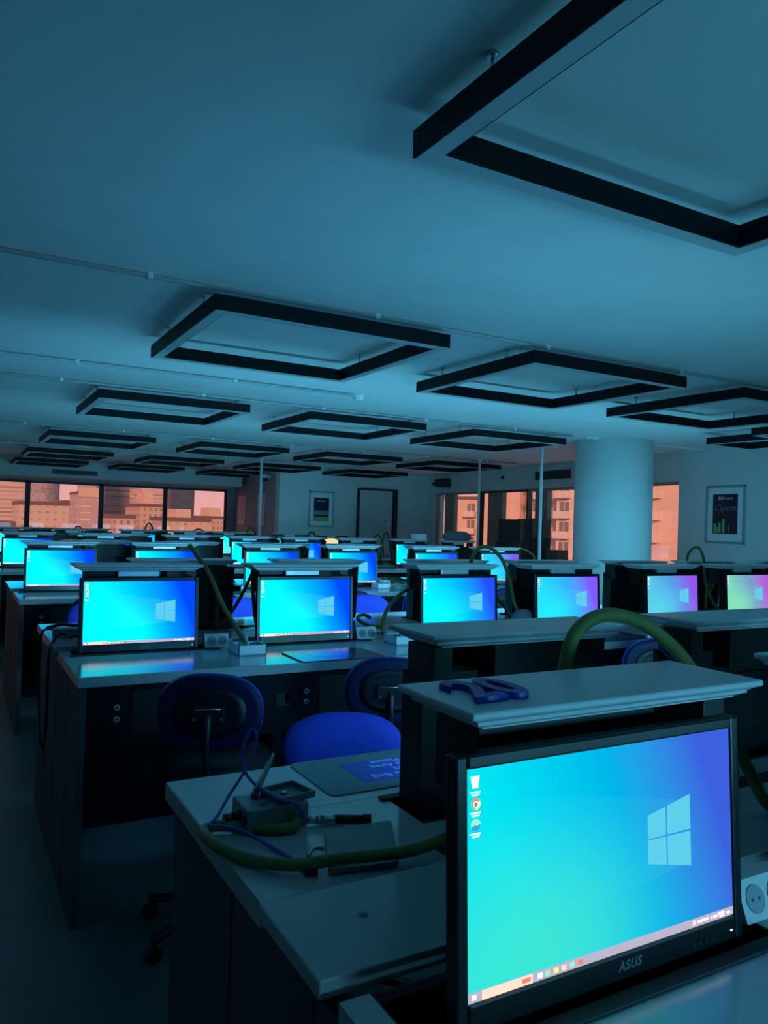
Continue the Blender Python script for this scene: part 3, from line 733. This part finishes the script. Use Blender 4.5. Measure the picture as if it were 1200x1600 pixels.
# ---------------------------------------------------------------- things on the nearest bench
def lone(mb, name, m, label, cat, group=None): return tag(recentre(mb.build(name, m)), label, cat, group)
Z = DZ
mt = empty('desk_mat', (.74, 1.508, Z))
def rrect(x0, y0, x1, y1, r, n=5):
    P = []
    for cx, cy, a in ((x1-r, y1-r, 0), (x0+r, y1-r, PI/2), (x0+r, y0+r, PI), (x1-r, y0+r, 1.5*PI)):
        for i in range(n+1): P.append((cx+r*math.cos(a+PI/2*i/n), cy+r*math.sin(a+PI/2*i/n)))
    return P
MB().poly([(x, y, 0) for x, y in rrect(0, 0, .55, .245, .02)], .0025).build('sheet', M['mat'], mt)
MB().poly([(x, y, .0026) for x, y in rrect(.108, .048, .44, .186, .002)], .0003).build('blue_panel', M['mat_blue'], mt)
MB().text('Lütfen Bu Alanı Boş\nBırakınız\nKeep This Area\nEmpty Please', .033, Matrix.Translation((.275, .085, .0032)) @ Matrix.Rotation(PI, 4, 'Z'), .0001, 'CENTER', 0, .0004, 1, .95).build('lettering', M['print_w'], mt)
tag(mt, 'grey green desk mat with a blue lettered panel on the nearest bench', 'desk mat')
# control box with tray
cb_ = empty('control_box', (.569, 1.432, Z))
MB().box((-.063, -.046, .002), (.063, .046, .047), .003).build('case', M['grey_metal'], cb_)
MB().cyl((-.063, -.005, .022), (-.078, -.005, .022), .014, seg=20).cyl((-.078, -.005, .022), (-.095, -.005, .022), .0115, seg=20).build('knob', M['black'], cb_)
MB().cyl((-.063, -.030, .026), (-.070, -.030, .026), .011).build('dial', M['black'], cb_)
b = MB(); b.box((-.030, .008, .0472), (-.004, .024, .049), .001).box((-.030, -.020, .0472), (-.012, -.014, .0478)).box((-.030, -.030, .0472), (-.014, -.026, .0478)); b.build('top_fittings', M['black'], cb_)
for x in (.03, .032): pass
MB().cyl((.036, -.0462, .020), (.036, -.050, .020), .0035, seg=10).cyl((.036, -.0462, .032), (.036, -.050, .032), .0035, seg=10).build('screws', M['steel'], cb_)
tag(cb_, 'grey metal control box at the left end of the nearest bench', 'control box')
ty = MB(); a = math.radians(8)
for x0, y0, x1, y1, z0, z1 in ((-.034, -.034, .034, .034, 0, .004), (-.040, -.040, .040, -.034, 0, .014), (-.040, .034, .040, .040, 0, .014), (-.040, -.034, -.034, .034, 0, .014), (.034, -.034, .040, .034, 0, .014)):
    ty.box((x0, y0, z0), (x1, y1, z1), .0015)
tr_ = ty.build('parts_tray', M['tray']); tr_.location = (.606, 1.434, Z+.0475); tr_.rotation_euler = (0, 0, math.radians(12)); tag(tr_, 'small square grey tray resting on the control box', 'tray')
lone(MB().lathe([(.002, 0), (.007, 0), (.007, .003), (.003, .006), (.001, .006)], (.598, 1.436, Z+.0520), 12), 'small_bur', M['steel'], 'tiny bright metal piece lying in the grey tray', 'metal piece')
hp = empty('handpiece_holder', (.541, 1.452, Z+.049))
tip = Vector((.048, .040, .052))
MB().cyl((0, 0, 0), tuple(tip), .0072, .0060, 16).build('sleeve', M['grey_metal'], hp)
MB().cyl(tuple(tip), tuple(tip*1.25), .0035, .0018, 12).build('tip', M['steel'], hp)
MB().tube([(-.004, -.004, .004), (.006, -.003, .026), (.02, .012, .034), (.03, .026, .04)], .0014, 6, 4).build('clip', M['steel'], hp)
tag(hp, 'slanted metal handpiece standing on top of the control box', 'handpiece')
mo = empty('motor_handpiece', (.640, 1.386, Z+.011)); mo.rotation_euler = (0, 0, math.atan2(1.337-1.386, .742-.636))
MB().cyl((-.012, 0, 0), (.010, 0, 0), .0060, .0085, 16).cyl((.010, 0, 0), (.016, 0, 0), .0095, seg=16).cyl((.016, 0, 0), (.045, 0, 0), .0098, seg=20).build('coupling', M['steel'], mo)
MB().cyl((.045, 0, 0), (.100, 0, 0), .0098, .0090, 20).cyl((.100, 0, 0), (.116, 0, 0), .0108, seg=20).build('grip', M['black'], mo)
tag(mo, 'motor handpiece with silver coupling and black grip lying on the nearest bench', 'handpiece')
# pedal plate
pl = empty('foot_pedal_plate', (.665, 1.245, Z))
C4 = [(.575, 1.172), (.700, 1.150), (.780, 1.318), (.640, 1.330)]
def rpoly(pts, r, n=4):
    P = []; m = len(pts)
    for i in range(m):
        p0, p1, p2 = Vector(pts[i-1]), Vector(pts[i]), Vector(pts[(i+1) % m])
        a = p1+(p0-p1).normalized()*r; c = p1+(p2-p1).normalized()*r
        for k in range(n+1):
            t = k/n; P.append((1-t)**2*a+2*t*(1-t)*p1+t*t*c)
    return P
MB().poly([(p.x-.665, p.y-1.245, .004) for p in rpoly(C4, .014)], .008).build('plate', M['plate'], pl)
MB().tube([(.605-.665, 1.262-1.245, .008), (.590-.665, 1.258-1.245, .014), (.576-.665, 1.252-1.245, .013), (.570-.665, 1.246-1.245, .007)], .0045, 8, 5).build('clip', M['steel'], pl)
tag(pl, 'grey green rounded plate with a metal clip lying under the hose', 'plate')
# big hose lying on the bench
hr = .0105
ho = MB().tube([(.87, 1.20, Z+.030), (.80, 1.160, Z+.030), (.72, 1.146, Z+.028), (.66, 1.160, Z+.026), (.59, 1.180, Z+.024), (.53, 1.205, Z+.016), (.478, 1.255, Z+.012), (.440, 1.330, Z+.012), (.429, 1.400, Z+.013), (.450, 1.428, Z+.014), (.50, 1.408, Z+.013), (.55, 1.375, Z+.012), (.590, 1.364, Z+.013), (.600, 1.378, Z+.018)], hr, 14, 8)
lone(ho, 'air_hose', M['hose'], 'thick yellow green hose curling across the left end of the nearest bench', 'hose')
bc = MB().tube([(.627, 1.391, Z+.011), (.600, 1.372, Z+.052), (.565, 1.395, Z+.062), (.547, 1.46, Z+.070), (.537, 1.50, Z+.088), (.532, 1.50, Z+.120), (.538, 1.50, Z+.150), (.552, 1.50, Z+.170), (.561, 1.50, Z+.155), (.556, 1.50, Z+.125), (.536, 1.50, Z+.083), (.495, 1.47, Z+.050), (.462, 1.43, Z+.032), (.437, 1.402, Z+.028), (.455, 1.388, Z+.028), (.490, 1.365, Z+.022), (.525, 1.315, Z+.006), (.543, 1.257, Z+.004), (.545, 1.215, Z+.004), (.541, 1.189, Z+.005)], .0032, 8, 8)
bo = empty('blue_cable', (0, 0, 0)); bc.build('cord', M['cable_blue'], bo)
MB().cyl((.541, 1.192, Z+.006), (.560, 1.183, Z+.006), .0065, seg=12).build('plug', M['cable_dark'], bo)
tag(bo, 'thin blue cable looping up from the nearest bench', 'cable')
lone(MB().lathe([(.001, 0), (.007, 0), (.007, .0015), (.001, .002)], (.556, 1.013, Z+.0142), 14), 'screw_cap', M['grey_metal'], 'small round cap on the raised ledge of the nearest bench', 'cap')
# arched hose between the two lids
def hose(pts, r, m, label, name='air_hose', seg=10, group=None): return lone(MB().tube(pts, r, seg, 8), name, m, label, 'hose', group)
hose([(.925, 1.03, Z+.02), (.915, 1.01, Z+.20), (.930, 1.0, H-.24), (.958, 1.0, H-.177), (1.022, 1.0, H-.152), (1.111, 1.0, H-.168), (1.19, 1.0, H-.211), (1.24, 1.0, H-.25), (1.332, 1.0, H-.345), (1.416, 1.0, H-.455), (1.50, 1.0, H-.560), (1.56, 1.0, H-.580)], .0125, M['hose'], 'thick yellow green hose arching high over the nearest white lid', seg=14)
hose([(1.20, 1.03, H-.22), (1.30, 1.03, H-.30), (1.40, 1.02, H-.42), (1.52, 1.0, H-.575)], .005, M['cable_blue'], 'thin blue grey tube following the arched hose', 'air_tube')
hose([(1.30, .98, H-.34), (1.28, .97, H-.42), (1.30, .96, H-.50), (1.34, .97, H-.52), (1.38, .99, H-.47)], .008, M['hose_dk'], 'dark green hose looping down right of the nearest monitor')
# ---------------------------------------------------------------- second row things
def gbox(x, y, label, hosept=None, w=.13, d=.12):
    o = empty('instrument_box', (x, y, Z))
    b = MB(); h_ = .045
    for p, q in (((-w/2, -d/2, .001), (w/2, d/2, .006)), ((-w/2, -d/2, 0), (w/2, -d/2+.006, h_)), ((-w/2, d/2-.006, 0), (w/2, d/2, h_)), ((-w/2, -d/2, 0), (-w/2+.006, d/2, h_)), ((w/2-.006, -d/2, 0), (w/2, d/2, h_))): b.box(p, q, .001)
    b.build('case', M['silver_box'], o)
    MB().cyl((w*.05, -d*.1, .01), (w*.05-.02, d*.15, .085), .006, seg=12).build('probe', M['steel'], o)
    return tag(o, label, 'box')
gbox(1.172, 3.275, 'open pale metal box between the two leftmost monitors of the second bench row')
gbox(1.978, 3.30, 'open pale metal box right of the second monitor of the second bench row')
gbox(2.90, 3.33, 'open pale metal box behind the arched hose in the second bench row')
def pad(x, y, w, d, label):
    o = empty('desk_pad', (x, y, Z)); MB().poly([(px, py, 0) for px, py in rrect(0, 0, w, d, .012)], .006).build('sheet', M['pad_dk'], o)
    MB().poly([(px, py, .0061) for px, py in rrect(w*.22, d*.3, w*.72, d*.75, .003)], .0004).build('centre_panel', M['pad_mid'], o)
    return tag(o, label, 'desk pad')
pad(1.31, 2.975, .40, .26, 'dark shiny desk pad before the second monitor of the second bench row')
pad(3.02, 2.99, .42, .25, 'dark shiny desk pad before the fourth monitor of the second bench row')
pad(4.05, 2.99, .42, .25, 'dark shiny desk pad before the fifth monitor of the second bench row')
pad(1.20, 4.10, .38, .25, 'desk pad on the far side of the second bench row behind the leftmost monitor')
# items at the left end of the second bench
hs = empty('handpiece_rest', (.50, 3.95, Z))
MB().box((-.06, -.04, .001), (.07, .04, .05), .006).build('case', M['grey_metal'], hs)
MB().tube([(-.09, -.02, .055), (-.03, -.03, .07), (.04, -.01, .062), (.11, .01, .066)], .008, 8, 5).build('handpiece', M['cable_dark'], hs)
tag(hs, 'dark grey handpiece rest at the left end of the second bench row', 'handpiece rest')
hose([(.50, 3.80, Z+.02), (.46, 3.76, Z+.05), (.425, 3.74, Z+.03), (.400, 3.72, Z-.04), (.398, 3.70, Z-.25), (.400, 3.76, Z-.42), (.400, 3.86, Z-.50), (.400, 3.97, Z-.45), (.400, 4.06, Z-.30), (.400, 4.08, Z-.10), (.41, 4.08, Z+.02), (.47, 4.02, Z+.03)], .006, M['cable_dark'], 'black cable looped down the left end panel of the second bench', 'hanging_cable')
hose([(.62, 3.66, Z+.025), (.55, 3.62, Z+.06), (.48, 3.66, Z+.05), (.46, 3.75, Z+.03)], .006, M['cable_dark'], 'black cable curl beside the leftmost monitor of the second bench row', 'desk_cable')
# arching hoses, second row
def A(px, py, Y): return tuple(at(px, py, Y))
hose([A(296, 852, 4.0), A(320, 885, 3.9), A(335, 915, 3.8), A(350, 950, 3.6), (1.165, 3.30, Z+.05)], .0125, M['hose'], 'green hose slanting down to the left metal box of the second bench row')
hose([A(317, 885, 4.05), A(332, 905, 4.0), A(338, 930, 4.0), A(338, 955, 4.0), A(337, 985, 4.0)], .012, M['hose_dk'], 'dark green hose hanging behind the leftmost monitor of the second bench row')
hose([A(397, 880, 3.9), A(392, 900, 3.9), A(372, 940, 3.9), A(355, 965, 3.9), A(345, 975, 3.9)], .009, M['hose_dk'], 'dark hose slanting left behind the second monitor of the second bench row')
hose([A(394, 880, 3.85), A(395, 920, 3.8), A(398, 960, 3.75), A(404, 990, 3.7)], .009, M['hose_dk'], 'dark hose hanging down the left edge of the second monitor')
hose([A(655, 915, 3.75), A(630, 925, 3.75), A(606, 950, 3.75), A(598, 975, 3.7), A(601, 990, 3.6), (1.97, 3.33, Z+.03)], .011, M['hose'], 'yellow green hose bowing left of the third monitor of the second bench row')
hose([A(598, 980, 3.75), A(580, 978, 3.75), A(562, 970, 3.85), A(560, 963, 3.9), A(570, 961, 3.95), A(578, 965, 3.9)], .011, M['hose'], 'yellow green hose curl behind the sockets of the second bench row')
hose([A(736, 880, 4.0), A(740, 866, 3.95), A(752, 855, 3.9), A(768, 857, 3.85), A(785, 875, 3.8), A(796, 905, 3.75), A(803, 940, 3.7), A(812, 965, 3.6)], .012, M['hose'], 'green hose arching over the third lid of the second bench row')
hose([A(741, 900, 4.0), A(748, 915, 3.95), A(770, 930, 3.9), A(790, 950, 3.8), A(797, 965, 3.7)], .011, M['hose_dk'], 'dark green hose under the arch in the second bench row')
hose([A(1072, 895, 4.1), A(1074, 870, 4.1), A(1080, 859, 4.05), A(1090, 855, 4.0), A(1098, 868, 3.95), A(1101, 895, 3.9), A(1105, 920, 3.9), A(1120, 952, 3.8)], .0105, M['hose'], 'green hose arching up between the fifth and sixth places of the second bench row')
hose([A(1103, 950, 3.9), A(1104, 925, 3.9), A(1112, 905, 3.9), A(1118, 902, 3.9), A(1114, 915, 3.9), A(1106, 932, 3.9)], .010, M['hose'], 'small yellow green hose loop right of the fifth monitor of the second bench row')
# far clusters
FARH = [(56, 834, 830, 12.1, 'left'), (95, 840, 833, 9.6, 'left'), (122, 836, 824, 12.1, 'left'), (233, 838, 820, 12.1, 'middle'), (310, 838, 828, 12.1, 'middle'), (392, 838, 826, 12.1, 'middle'), (487, 846, 833, 9.6, 'middle'), (428, 846, 838, 9.6, 'middle'), (603, 868, 836, 9.5, 'right'), (590, 850, 838, 12.0, 'right')]
for i, (px, y0, y1, Y, _) in enumerate(FARH):
    w = 12 if y0-y1 < 12 else 8
    p0 = at(px-w, y0, Y); p1 = at(px+w, y0, Y)
    hose([(p0.x, Y, DZ+.012), tuple(p0), A(px-w*.4, y1, Y), A(px+w*.4, y1, Y), tuple(p1), (p1.x+.02, Y, DZ+.012)], .012, M['hose_dk'], 'small dark hose arch over the far lids, %s of ten from left' % ['first', 'second', 'third', 'fifth', 'sixth', 'seventh', 'ninth', 'eighth', 'rightmost', 'last but one'][i], group='hose arches over the far lids')
hose([(5.28, 6.9, DZ+.01), A(800, 868, 6.9), A(812, 858, 6.8), A(826, 862, 6.75), A(834, 876, 6.7), (5.45, 6.7, DZ+.01)], .011, M['hose'], 'yellow green hose bending beside the white pole')
for i, (px, py, Y) in enumerate(((620, 895, 6.55), (612, 905, 6.4), (606, 872, 9.3))):
    p = at(px, py, Y); p.z = Z+.02
    hose([(p.x-.16, p.y, p.z), (p.x-.10, p.y+.10, p.z+.01), (p.x+.05, p.y+.08, p.z+.03), (p.x+.12, p.y-.03, p.z), (p.x-.02, p.y-.08, p.z+.03), (p.x-.12, p.y-.02, p.z+.045)], .011, M['hose_dk'], 'coiled dark hose on the %s' % ('third bench row, nearer coil' if i == 1 else 'third bench row' if i == 0 else 'fourth bench row'))
for i, (px, py, Y) in enumerate(((590, 900, 6.2), (366, 900, 6.2), (352, 905, 6.3), (200, 900, 6.3))):
    p = at(px, py, Y)
    gbox(p.x, BC[3]-.42, 'small open metal box on the third bench row, %s from right' % ['first', 'second', 'third', 'fourth'][i])
# bag and small box on the far lids
place_lift(6.09, BC[4]-.258, DZ, 0, 'white lidded housing without lit monitor, rightmost in fourth bench row', 'lift housings of the near places')
o = MB().lathe([(.01, 0), (.20, 0), (.25, .03), (.23, .09), (.14, .13), (.01, .135)], (0, 0, 0), 24, 1.0, .36).build('cloth_bag', M['cloth']); o.location = (6.37, BC[4]-.163, DZ+.375)
tag(o, 'grey cloth bundle lying on a lid in front of the right windows', 'bundle')
o = MB().box((-.09, -.06, 0), (.09, .06, .085), .006).build('small_carton', M['white']); o.location = (5.72, BC[4]-.163, DZ+.373); tag(o, 'small pale box on a lid left of the grey cloth bundle', 'box')
o = MB().lathe([(.01, .0), (.10, .0), (.12, .05), (.10, .11), (.04, .14), (.005, .145)], (0, 0, 0), 20, 1, .8).build('clear_bag', M['cloth']); p = at(817, 965, 3.55); o.location = (p.x, 3.55, DZ+.001); o.scale = (.8, .6, .8); tag(o, 'grey rounded bundle behind the large lid, left of the fourth monitor', 'bundle')

# ---------------------------------------------------------------- ceiling lamps, conduits
LZ = H+.90; LWd = 1.23
def make_lamp():
    o = empty('ceiling_lamp'); w = .062; h_ = .072; L_ = LWd
    # origin at ceiling above the frame centre
    z0 = LZ-CZ; z1 = z0+h_; a = L_/2
    f = MB()
    f.box((-a, -a, z0+.003), (a, -a+w, z1), .002).box((-a, a-w, z0+.003), (a, a, z1), .002).box((-a, -a+w, z0+.003), (-a+w, a-w, z1)).box((a-w, -a+w, z0+.003), (a, a-w, z1))
    f.build('frame', M['lampblk'], o)
    d = MB(); e = .006
    d.box((-a+e, -a+e, z0), (a-e, -a+w-e, z0+.004)).box((-a+e, a-w+e, z0), (a-e, a-e, z0+.004)).box((-a+e, -a+w-e, z0), (-a+w-e, a-w+e, z0+.004)).box((a-w+e, -a+w-e, z0), (a-e, a-w+e, z0+.004))
    d.build('diffuser', M['diff'], o)
    for x in (-a+.03, a-.03):
        for y in (-a+.28, a-.28):
            MB().cyl((x, y, z1), (x, y, 0), .004, seg=8).cyl((x, y, -.012), (x, y, 0), .014, seg=12).cyl((x, y, z1), (x, y, z1+.014), .010, seg=10).build('hanger', M['steel'], o)
    return o
LP = make_lamp(); fst = True
LX = [.963, 2.749, 4.538, 6.363]; LY = [.393, 3.257, 6.272, 9.727, 12.60, 15.10]
nth = ['nearest', 'second', 'third', 'fourth', 'fifth', 'sixth']
for r, y in enumerate(LY):
    for c, x in enumerate(LX):
        if r == 5 and c == 3: continue
        o = LP if fst else copy_tree(LP); fst = False
        o.location = (x+LWd/2, y+LWd/2, CZ)
        if r == 2 and c == 3: o.location.y -= .0; o.location.x = 6.30+LWd/2; 
        if r == 2 and c == 3: o.location = (7.05, 4.9+.0, CZ); o.scale = (.55, .55, 1)
        tag(o, 'unlit square black lamp frame, %s lamp row, %s' % (nth[r], ['leftmost', 'second from the left', 'third from the left', 'fourth from the left'][c]), 'ceiling lamp', 'square ceiling lamps')
for i, (y, x0, x1) in enumerate(((3.33, -2.9, 7.6), (5.50, -2.9, 2.78), (6.33, -2.9, 5.9), (9.72, -2.9, 7.9), (12.6, -2.9, 5.6))):
    o = empty('ceiling_conduit', ((x0+x1)/2, y, CZ)); L_ = (x1-x0)/2
    MB().cyl((-L_, 0, -.014), (L_, 0, -.014), .011, seg=10).build('pipe', M['conduit'], o)
    x = -L_+.3
    while x < L_: MB().box((x-.012, -.016, -.028), (x+.012, .016, 0), .002).build('pipe_clip', M['white'], o); x += 1.1
    tag(o, 'thin grey conduit running along the ceiling, %s from the camera' % nth[i], 'conduit', 'ceiling conduits')
o = empty('smoke_detector', (2.84, 5.52, CZ)); MB().lathe([(.055, 0), (.055, -.018), (.045, -.022), (.045, -.040), (.030, -.052), (.002, -.053)], (0, 0, 0), 24).build('body', M['white'], o)
b = MB()
for k in range(10): a = 2*PI*k/10; b.box((.040*math.cos(a)-.004, .040*math.sin(a)-.004, -.040), (.040*math.cos(a)+.004, .040*math.sin(a)+.004, -.028))
b.build('vents', M['grille'], o); tag(o, 'white round smoke detector at the end of a ceiling conduit', 'smoke detector')
o = MB().box((6.12, 6.34, CZ-.022), (8.08, 6.365, CZ), .004).build('ceiling_trunking', M['white']); tag(recentre(o), 'white cable trunking running over the column to the right wall', 'trunking')
for (px, Y, lb) in ((845, 6.85, 'thin white service pole left of the round column'), (407, 12.0, 'thin pale service pole before the notices by the far windows'), (748, 9.7, 'thin pale service pole beside the first right window post')):
    p = at(px, 780, Y)
    o = empty('service_pole', (p.x, Y, 0)); MB().cyl((0, 0, 0), (0, 0, CZ), .019 if Y < 10 else .024, seg=16).build('pole', M['pole'], o); MB().lathe([(.04, CZ-.02), (.04, CZ)], (0, 0, 0), 16).build('collar', M['white'], o)
    tag(o, lb, 'pole')
# ---------------------------------------------------------------- things on the walls
def rwall_frame(y, z): return Matrix.Translation((rx(y), y, z)) @ Matrix.Rotation(math.atan2(rd.y, rd.x), 4, 'Z')
# poster on the right wall: local x along wall (away), +y into the room side is +y? front looks towards -x world
def poster(o, w, h_, full):
    # built facing local -y, x to the viewer's right
    MB().box((-w/2, -.02, 0), (-w/2+.03, 0, h_), .003).box((w/2-.03, -.02, 0), (w/2, 0, h_), .003).box((-w/2, -.02, 0), (w/2, 0, .03), .003).box((-w/2, -.02, h_-.03), (w/2, 0, h_), .003).build('frame', M['pframe'], o)
    MB().box((-w/2+.03, -.008, .03), (w/2-.03, 0, h_-.03)).build('mount', M['pmat'], o)
    return o
Rx = Matrix.Rotation(PI/2, 4, 'X')
yc = 6.01
po = empty('framed_poster', (rx(yc)-.002, yc, H-.125), math.atan2(rd.y, rd.x)-PI); poster(po, .585, .70, True)
MB().box((-.185, -.011, .118), (.185, -.007, .595)).build('print', M['pdark'], po)
MB().text('BAU', .050, Matrix.Translation((-.105, -.0115, .530)) @ Rx, .0002, 'LEFT', 0, .0015).text('cyprus', .040, Matrix.Translation((.005, -.0115, .533)) @ Rx, .0002, 'LEFT').build('heading', M['print_w'], po)
MB().text('Cyprus', .12, Matrix.Translation((0, -.0115, .39)) @ Rx, .0002, 'CENTER', .45, -.001, .95).build('script_lettering', M['pgrey'], po)
b = MB()
for x0, x1, t in ((-.17, -.13, .24), (-.12, -.10, .20), (-.095, -.06, .25), (-.04, .00, .29), (.05, .06, .22)): b.box((x0, -.0120, .128), (x1, -.0108, t))
b.poly([(-.04, -.012, .29), (.0, -.012, .29), (0, -.012, .31)]).build('tower_picture', M['pgreen'], po)
tag(po, 'framed dark poster with script lettering on the right wall beside the window', 'poster')
po = empty('framed_poster', (6.44, 13.998, H-.125)); poster(po, .55, .71, False)
MB().box((-.165, -.011, .115), (.165, -.007, .585)).build('print', M['pdark'], po)
MB().box((-.16, -.0125, .24), (.16, -.0108, .33)).build('photo_band', M['pgrey'], po)
MB().box((-.165, -.0125, .115), (.165, -.0108, .21)).build('green_band', M['pgreen'], po)
MB().text('BAU cyprus', .035, Matrix.Translation((0, -.0115, .51)) @ Rx, .0002, 'CENTER', 0, .001).build('heading', M['print_w'], po)
tag(po, 'framed poster with green lower band on the wall left of the door', 'poster')
sa = math.atan2(17.4-14.2, xs1-xs0)
for i, (pxa, pxb, lb) in enumerate(((373, 384, 'pink framed notice nearer the far windows, left of two'), (403, 414, 'pink framed notice crossed by the thin pole, right of two'))):
    def hit(px):
        d = ray(px, 800); k = (xs1-xs0)/(17.4-14.2); t = (xs0-k*14.2)/(d.x-k*d.y); return d.x*t, d.y*t
    xa, ya = hit(pxa); xb, yb2 = hit(pxb); L_ = abs(ya-yb2)
    o = empty('pink_notice', ((xa+xb)/2-.004, (ya+yb2)/2, H-.14), sa-PI)
    MB().box((-L_/2, -.015, 0), (L_/2, 0, .66), .003).build('board', M['pink'], o); MB().box((-L_/2+.09, -.018, .10), (L_/2-.09, -.0145, .58)).build('print', M['pink2'], o)
    tag(o, lb, 'notice')
ang = math.atan2(rd.y, rd.x)
def onwall(y, z): return (rx(y)-.003, y, z)
o = empty('wall_speaker', onwall(13.15, H+.77), ang-PI)
MB().poly([(-.17, 0, 0), (.17, 0, 0), (.13, -.22, 0), (-.13, -.22, 0)], .16).build('cabinet', M['black'], o); MB().box((-.12, -.226, .01), (.12, -.219, .15), .002).build('speaker_grille', M['slot'], o)
tag(o, 'black loudspeaker high on the right wall near the door', 'loudspeaker')
o = empty('air_grille', onwall(9.50, H+.79), ang-PI); MB().box((-.48, -.02, 0), (.48, 0, .14), .003).build('frame', M['grille'], o)
b = MB()
for k in range(5): b.box((-.46, -.026, .015+k*.025), (.46, -.018, .025+k*.025))
b.build('slats', M['alu'], o); tag(o, 'dark air grille above the right windows beside the column', 'air grille')
o = empty('air_grille', (2.13, 16.398, H+.765)); MB().box((-.42, -.02, 0), (.42, 0, .085), .003).build('frame', M['grille'], o); MB().box((-.40, -.025, .02), (.40, -.018, .06)).build('slats', M['alu'], o)
tag(o, 'dark air grille in the bulkhead over the far windows', 'air grille')
o = empty('dome_camera', (5.49, 14.35, CZ-.22)); MB().lathe([(.09, .06), (.09, .0), (.08, -.01)], (0, 0, 0), 20).build('base', M['white'], o); MB().lathe([(.07, -.012), (.065, -.04), (.04, -.065), (.005, -.07)], (0, 0, 0), 20).build('dome', M['black'], o)
o.location = (5.45, 14.6, CZ-.20); MB().box((0.0, -.02, .0), (.14, .02, .05)).build('arm', M['white'], o)
tag(o, 'white dome camera on the wall corner left of the framed poster', 'camera')
for (y, z, lb) in ((13.75, H+.86, 'small wall detector above the right windows near the door'), (11.0, H+.88, 'small wall detector above the right windows by the poles')):
    o = MB().lathe([(.002, 0), (.035, 0), (.03, .03), (.002, .034)], (0, 0, 0), 14).build('wall_detector', M['grille']); o.location = onwall(y, z); o.rotation_euler = (0, -PI/2, ang-PI/2); tag(o, lb, 'detector')
# ---------------------------------------------------------------- cartons by the right windows
def carton(x, y, z, w, d, h_, m, label, rz=-.10):
    o = empty('cardboard_box', (x, y, z), rz); MB().box((-w/2, -d/2, 0), (w/2, d/2, h_), .004).build('carton', m, o)
    MB().box((-.025, -d/2-.001, h_*.0+.01), (.025, d/2+.001, h_+.001)).build('tape', M['card_dk'] if m == M['card'] else M['card'], o)
    return tag(o, label, 'box', 'cardboard boxes by the window')
o = empty('storage_cabinet', (7.98, 9.5, 0), -.10); MB().box((-.46, -.25, 0), (.36, .25, .94), .005).build('body', M['panel'], o)
for x in (-.45, -.04): MB().box((x, -.262, .05), (x+.39, -.25, .90), .003).build('door', M['panel'], o)
tag(o, 'dark low cabinet under the cardboard boxes by the right window', 'cabinet')
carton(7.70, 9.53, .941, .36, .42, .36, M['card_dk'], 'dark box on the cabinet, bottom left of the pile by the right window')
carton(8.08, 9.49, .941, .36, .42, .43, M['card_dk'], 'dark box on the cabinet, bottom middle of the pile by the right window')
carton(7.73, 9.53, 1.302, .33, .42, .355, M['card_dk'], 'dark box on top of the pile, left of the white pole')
carton(8.09, 9.49, 1.372, .34, .42, .30, M['card'], 'brown box on top of the pile, crossed by the white pole')
o = empty('parcel', (8.38, 9.0, 0), .05); MB().box((-.12, -.12, .0), (.12, .12, 1.20), .005).build('carton', M['card'], o); o.location = (8.20, 9.06, 0); tag(o, 'tall reddish brown box right of the pile by the window', 'box')
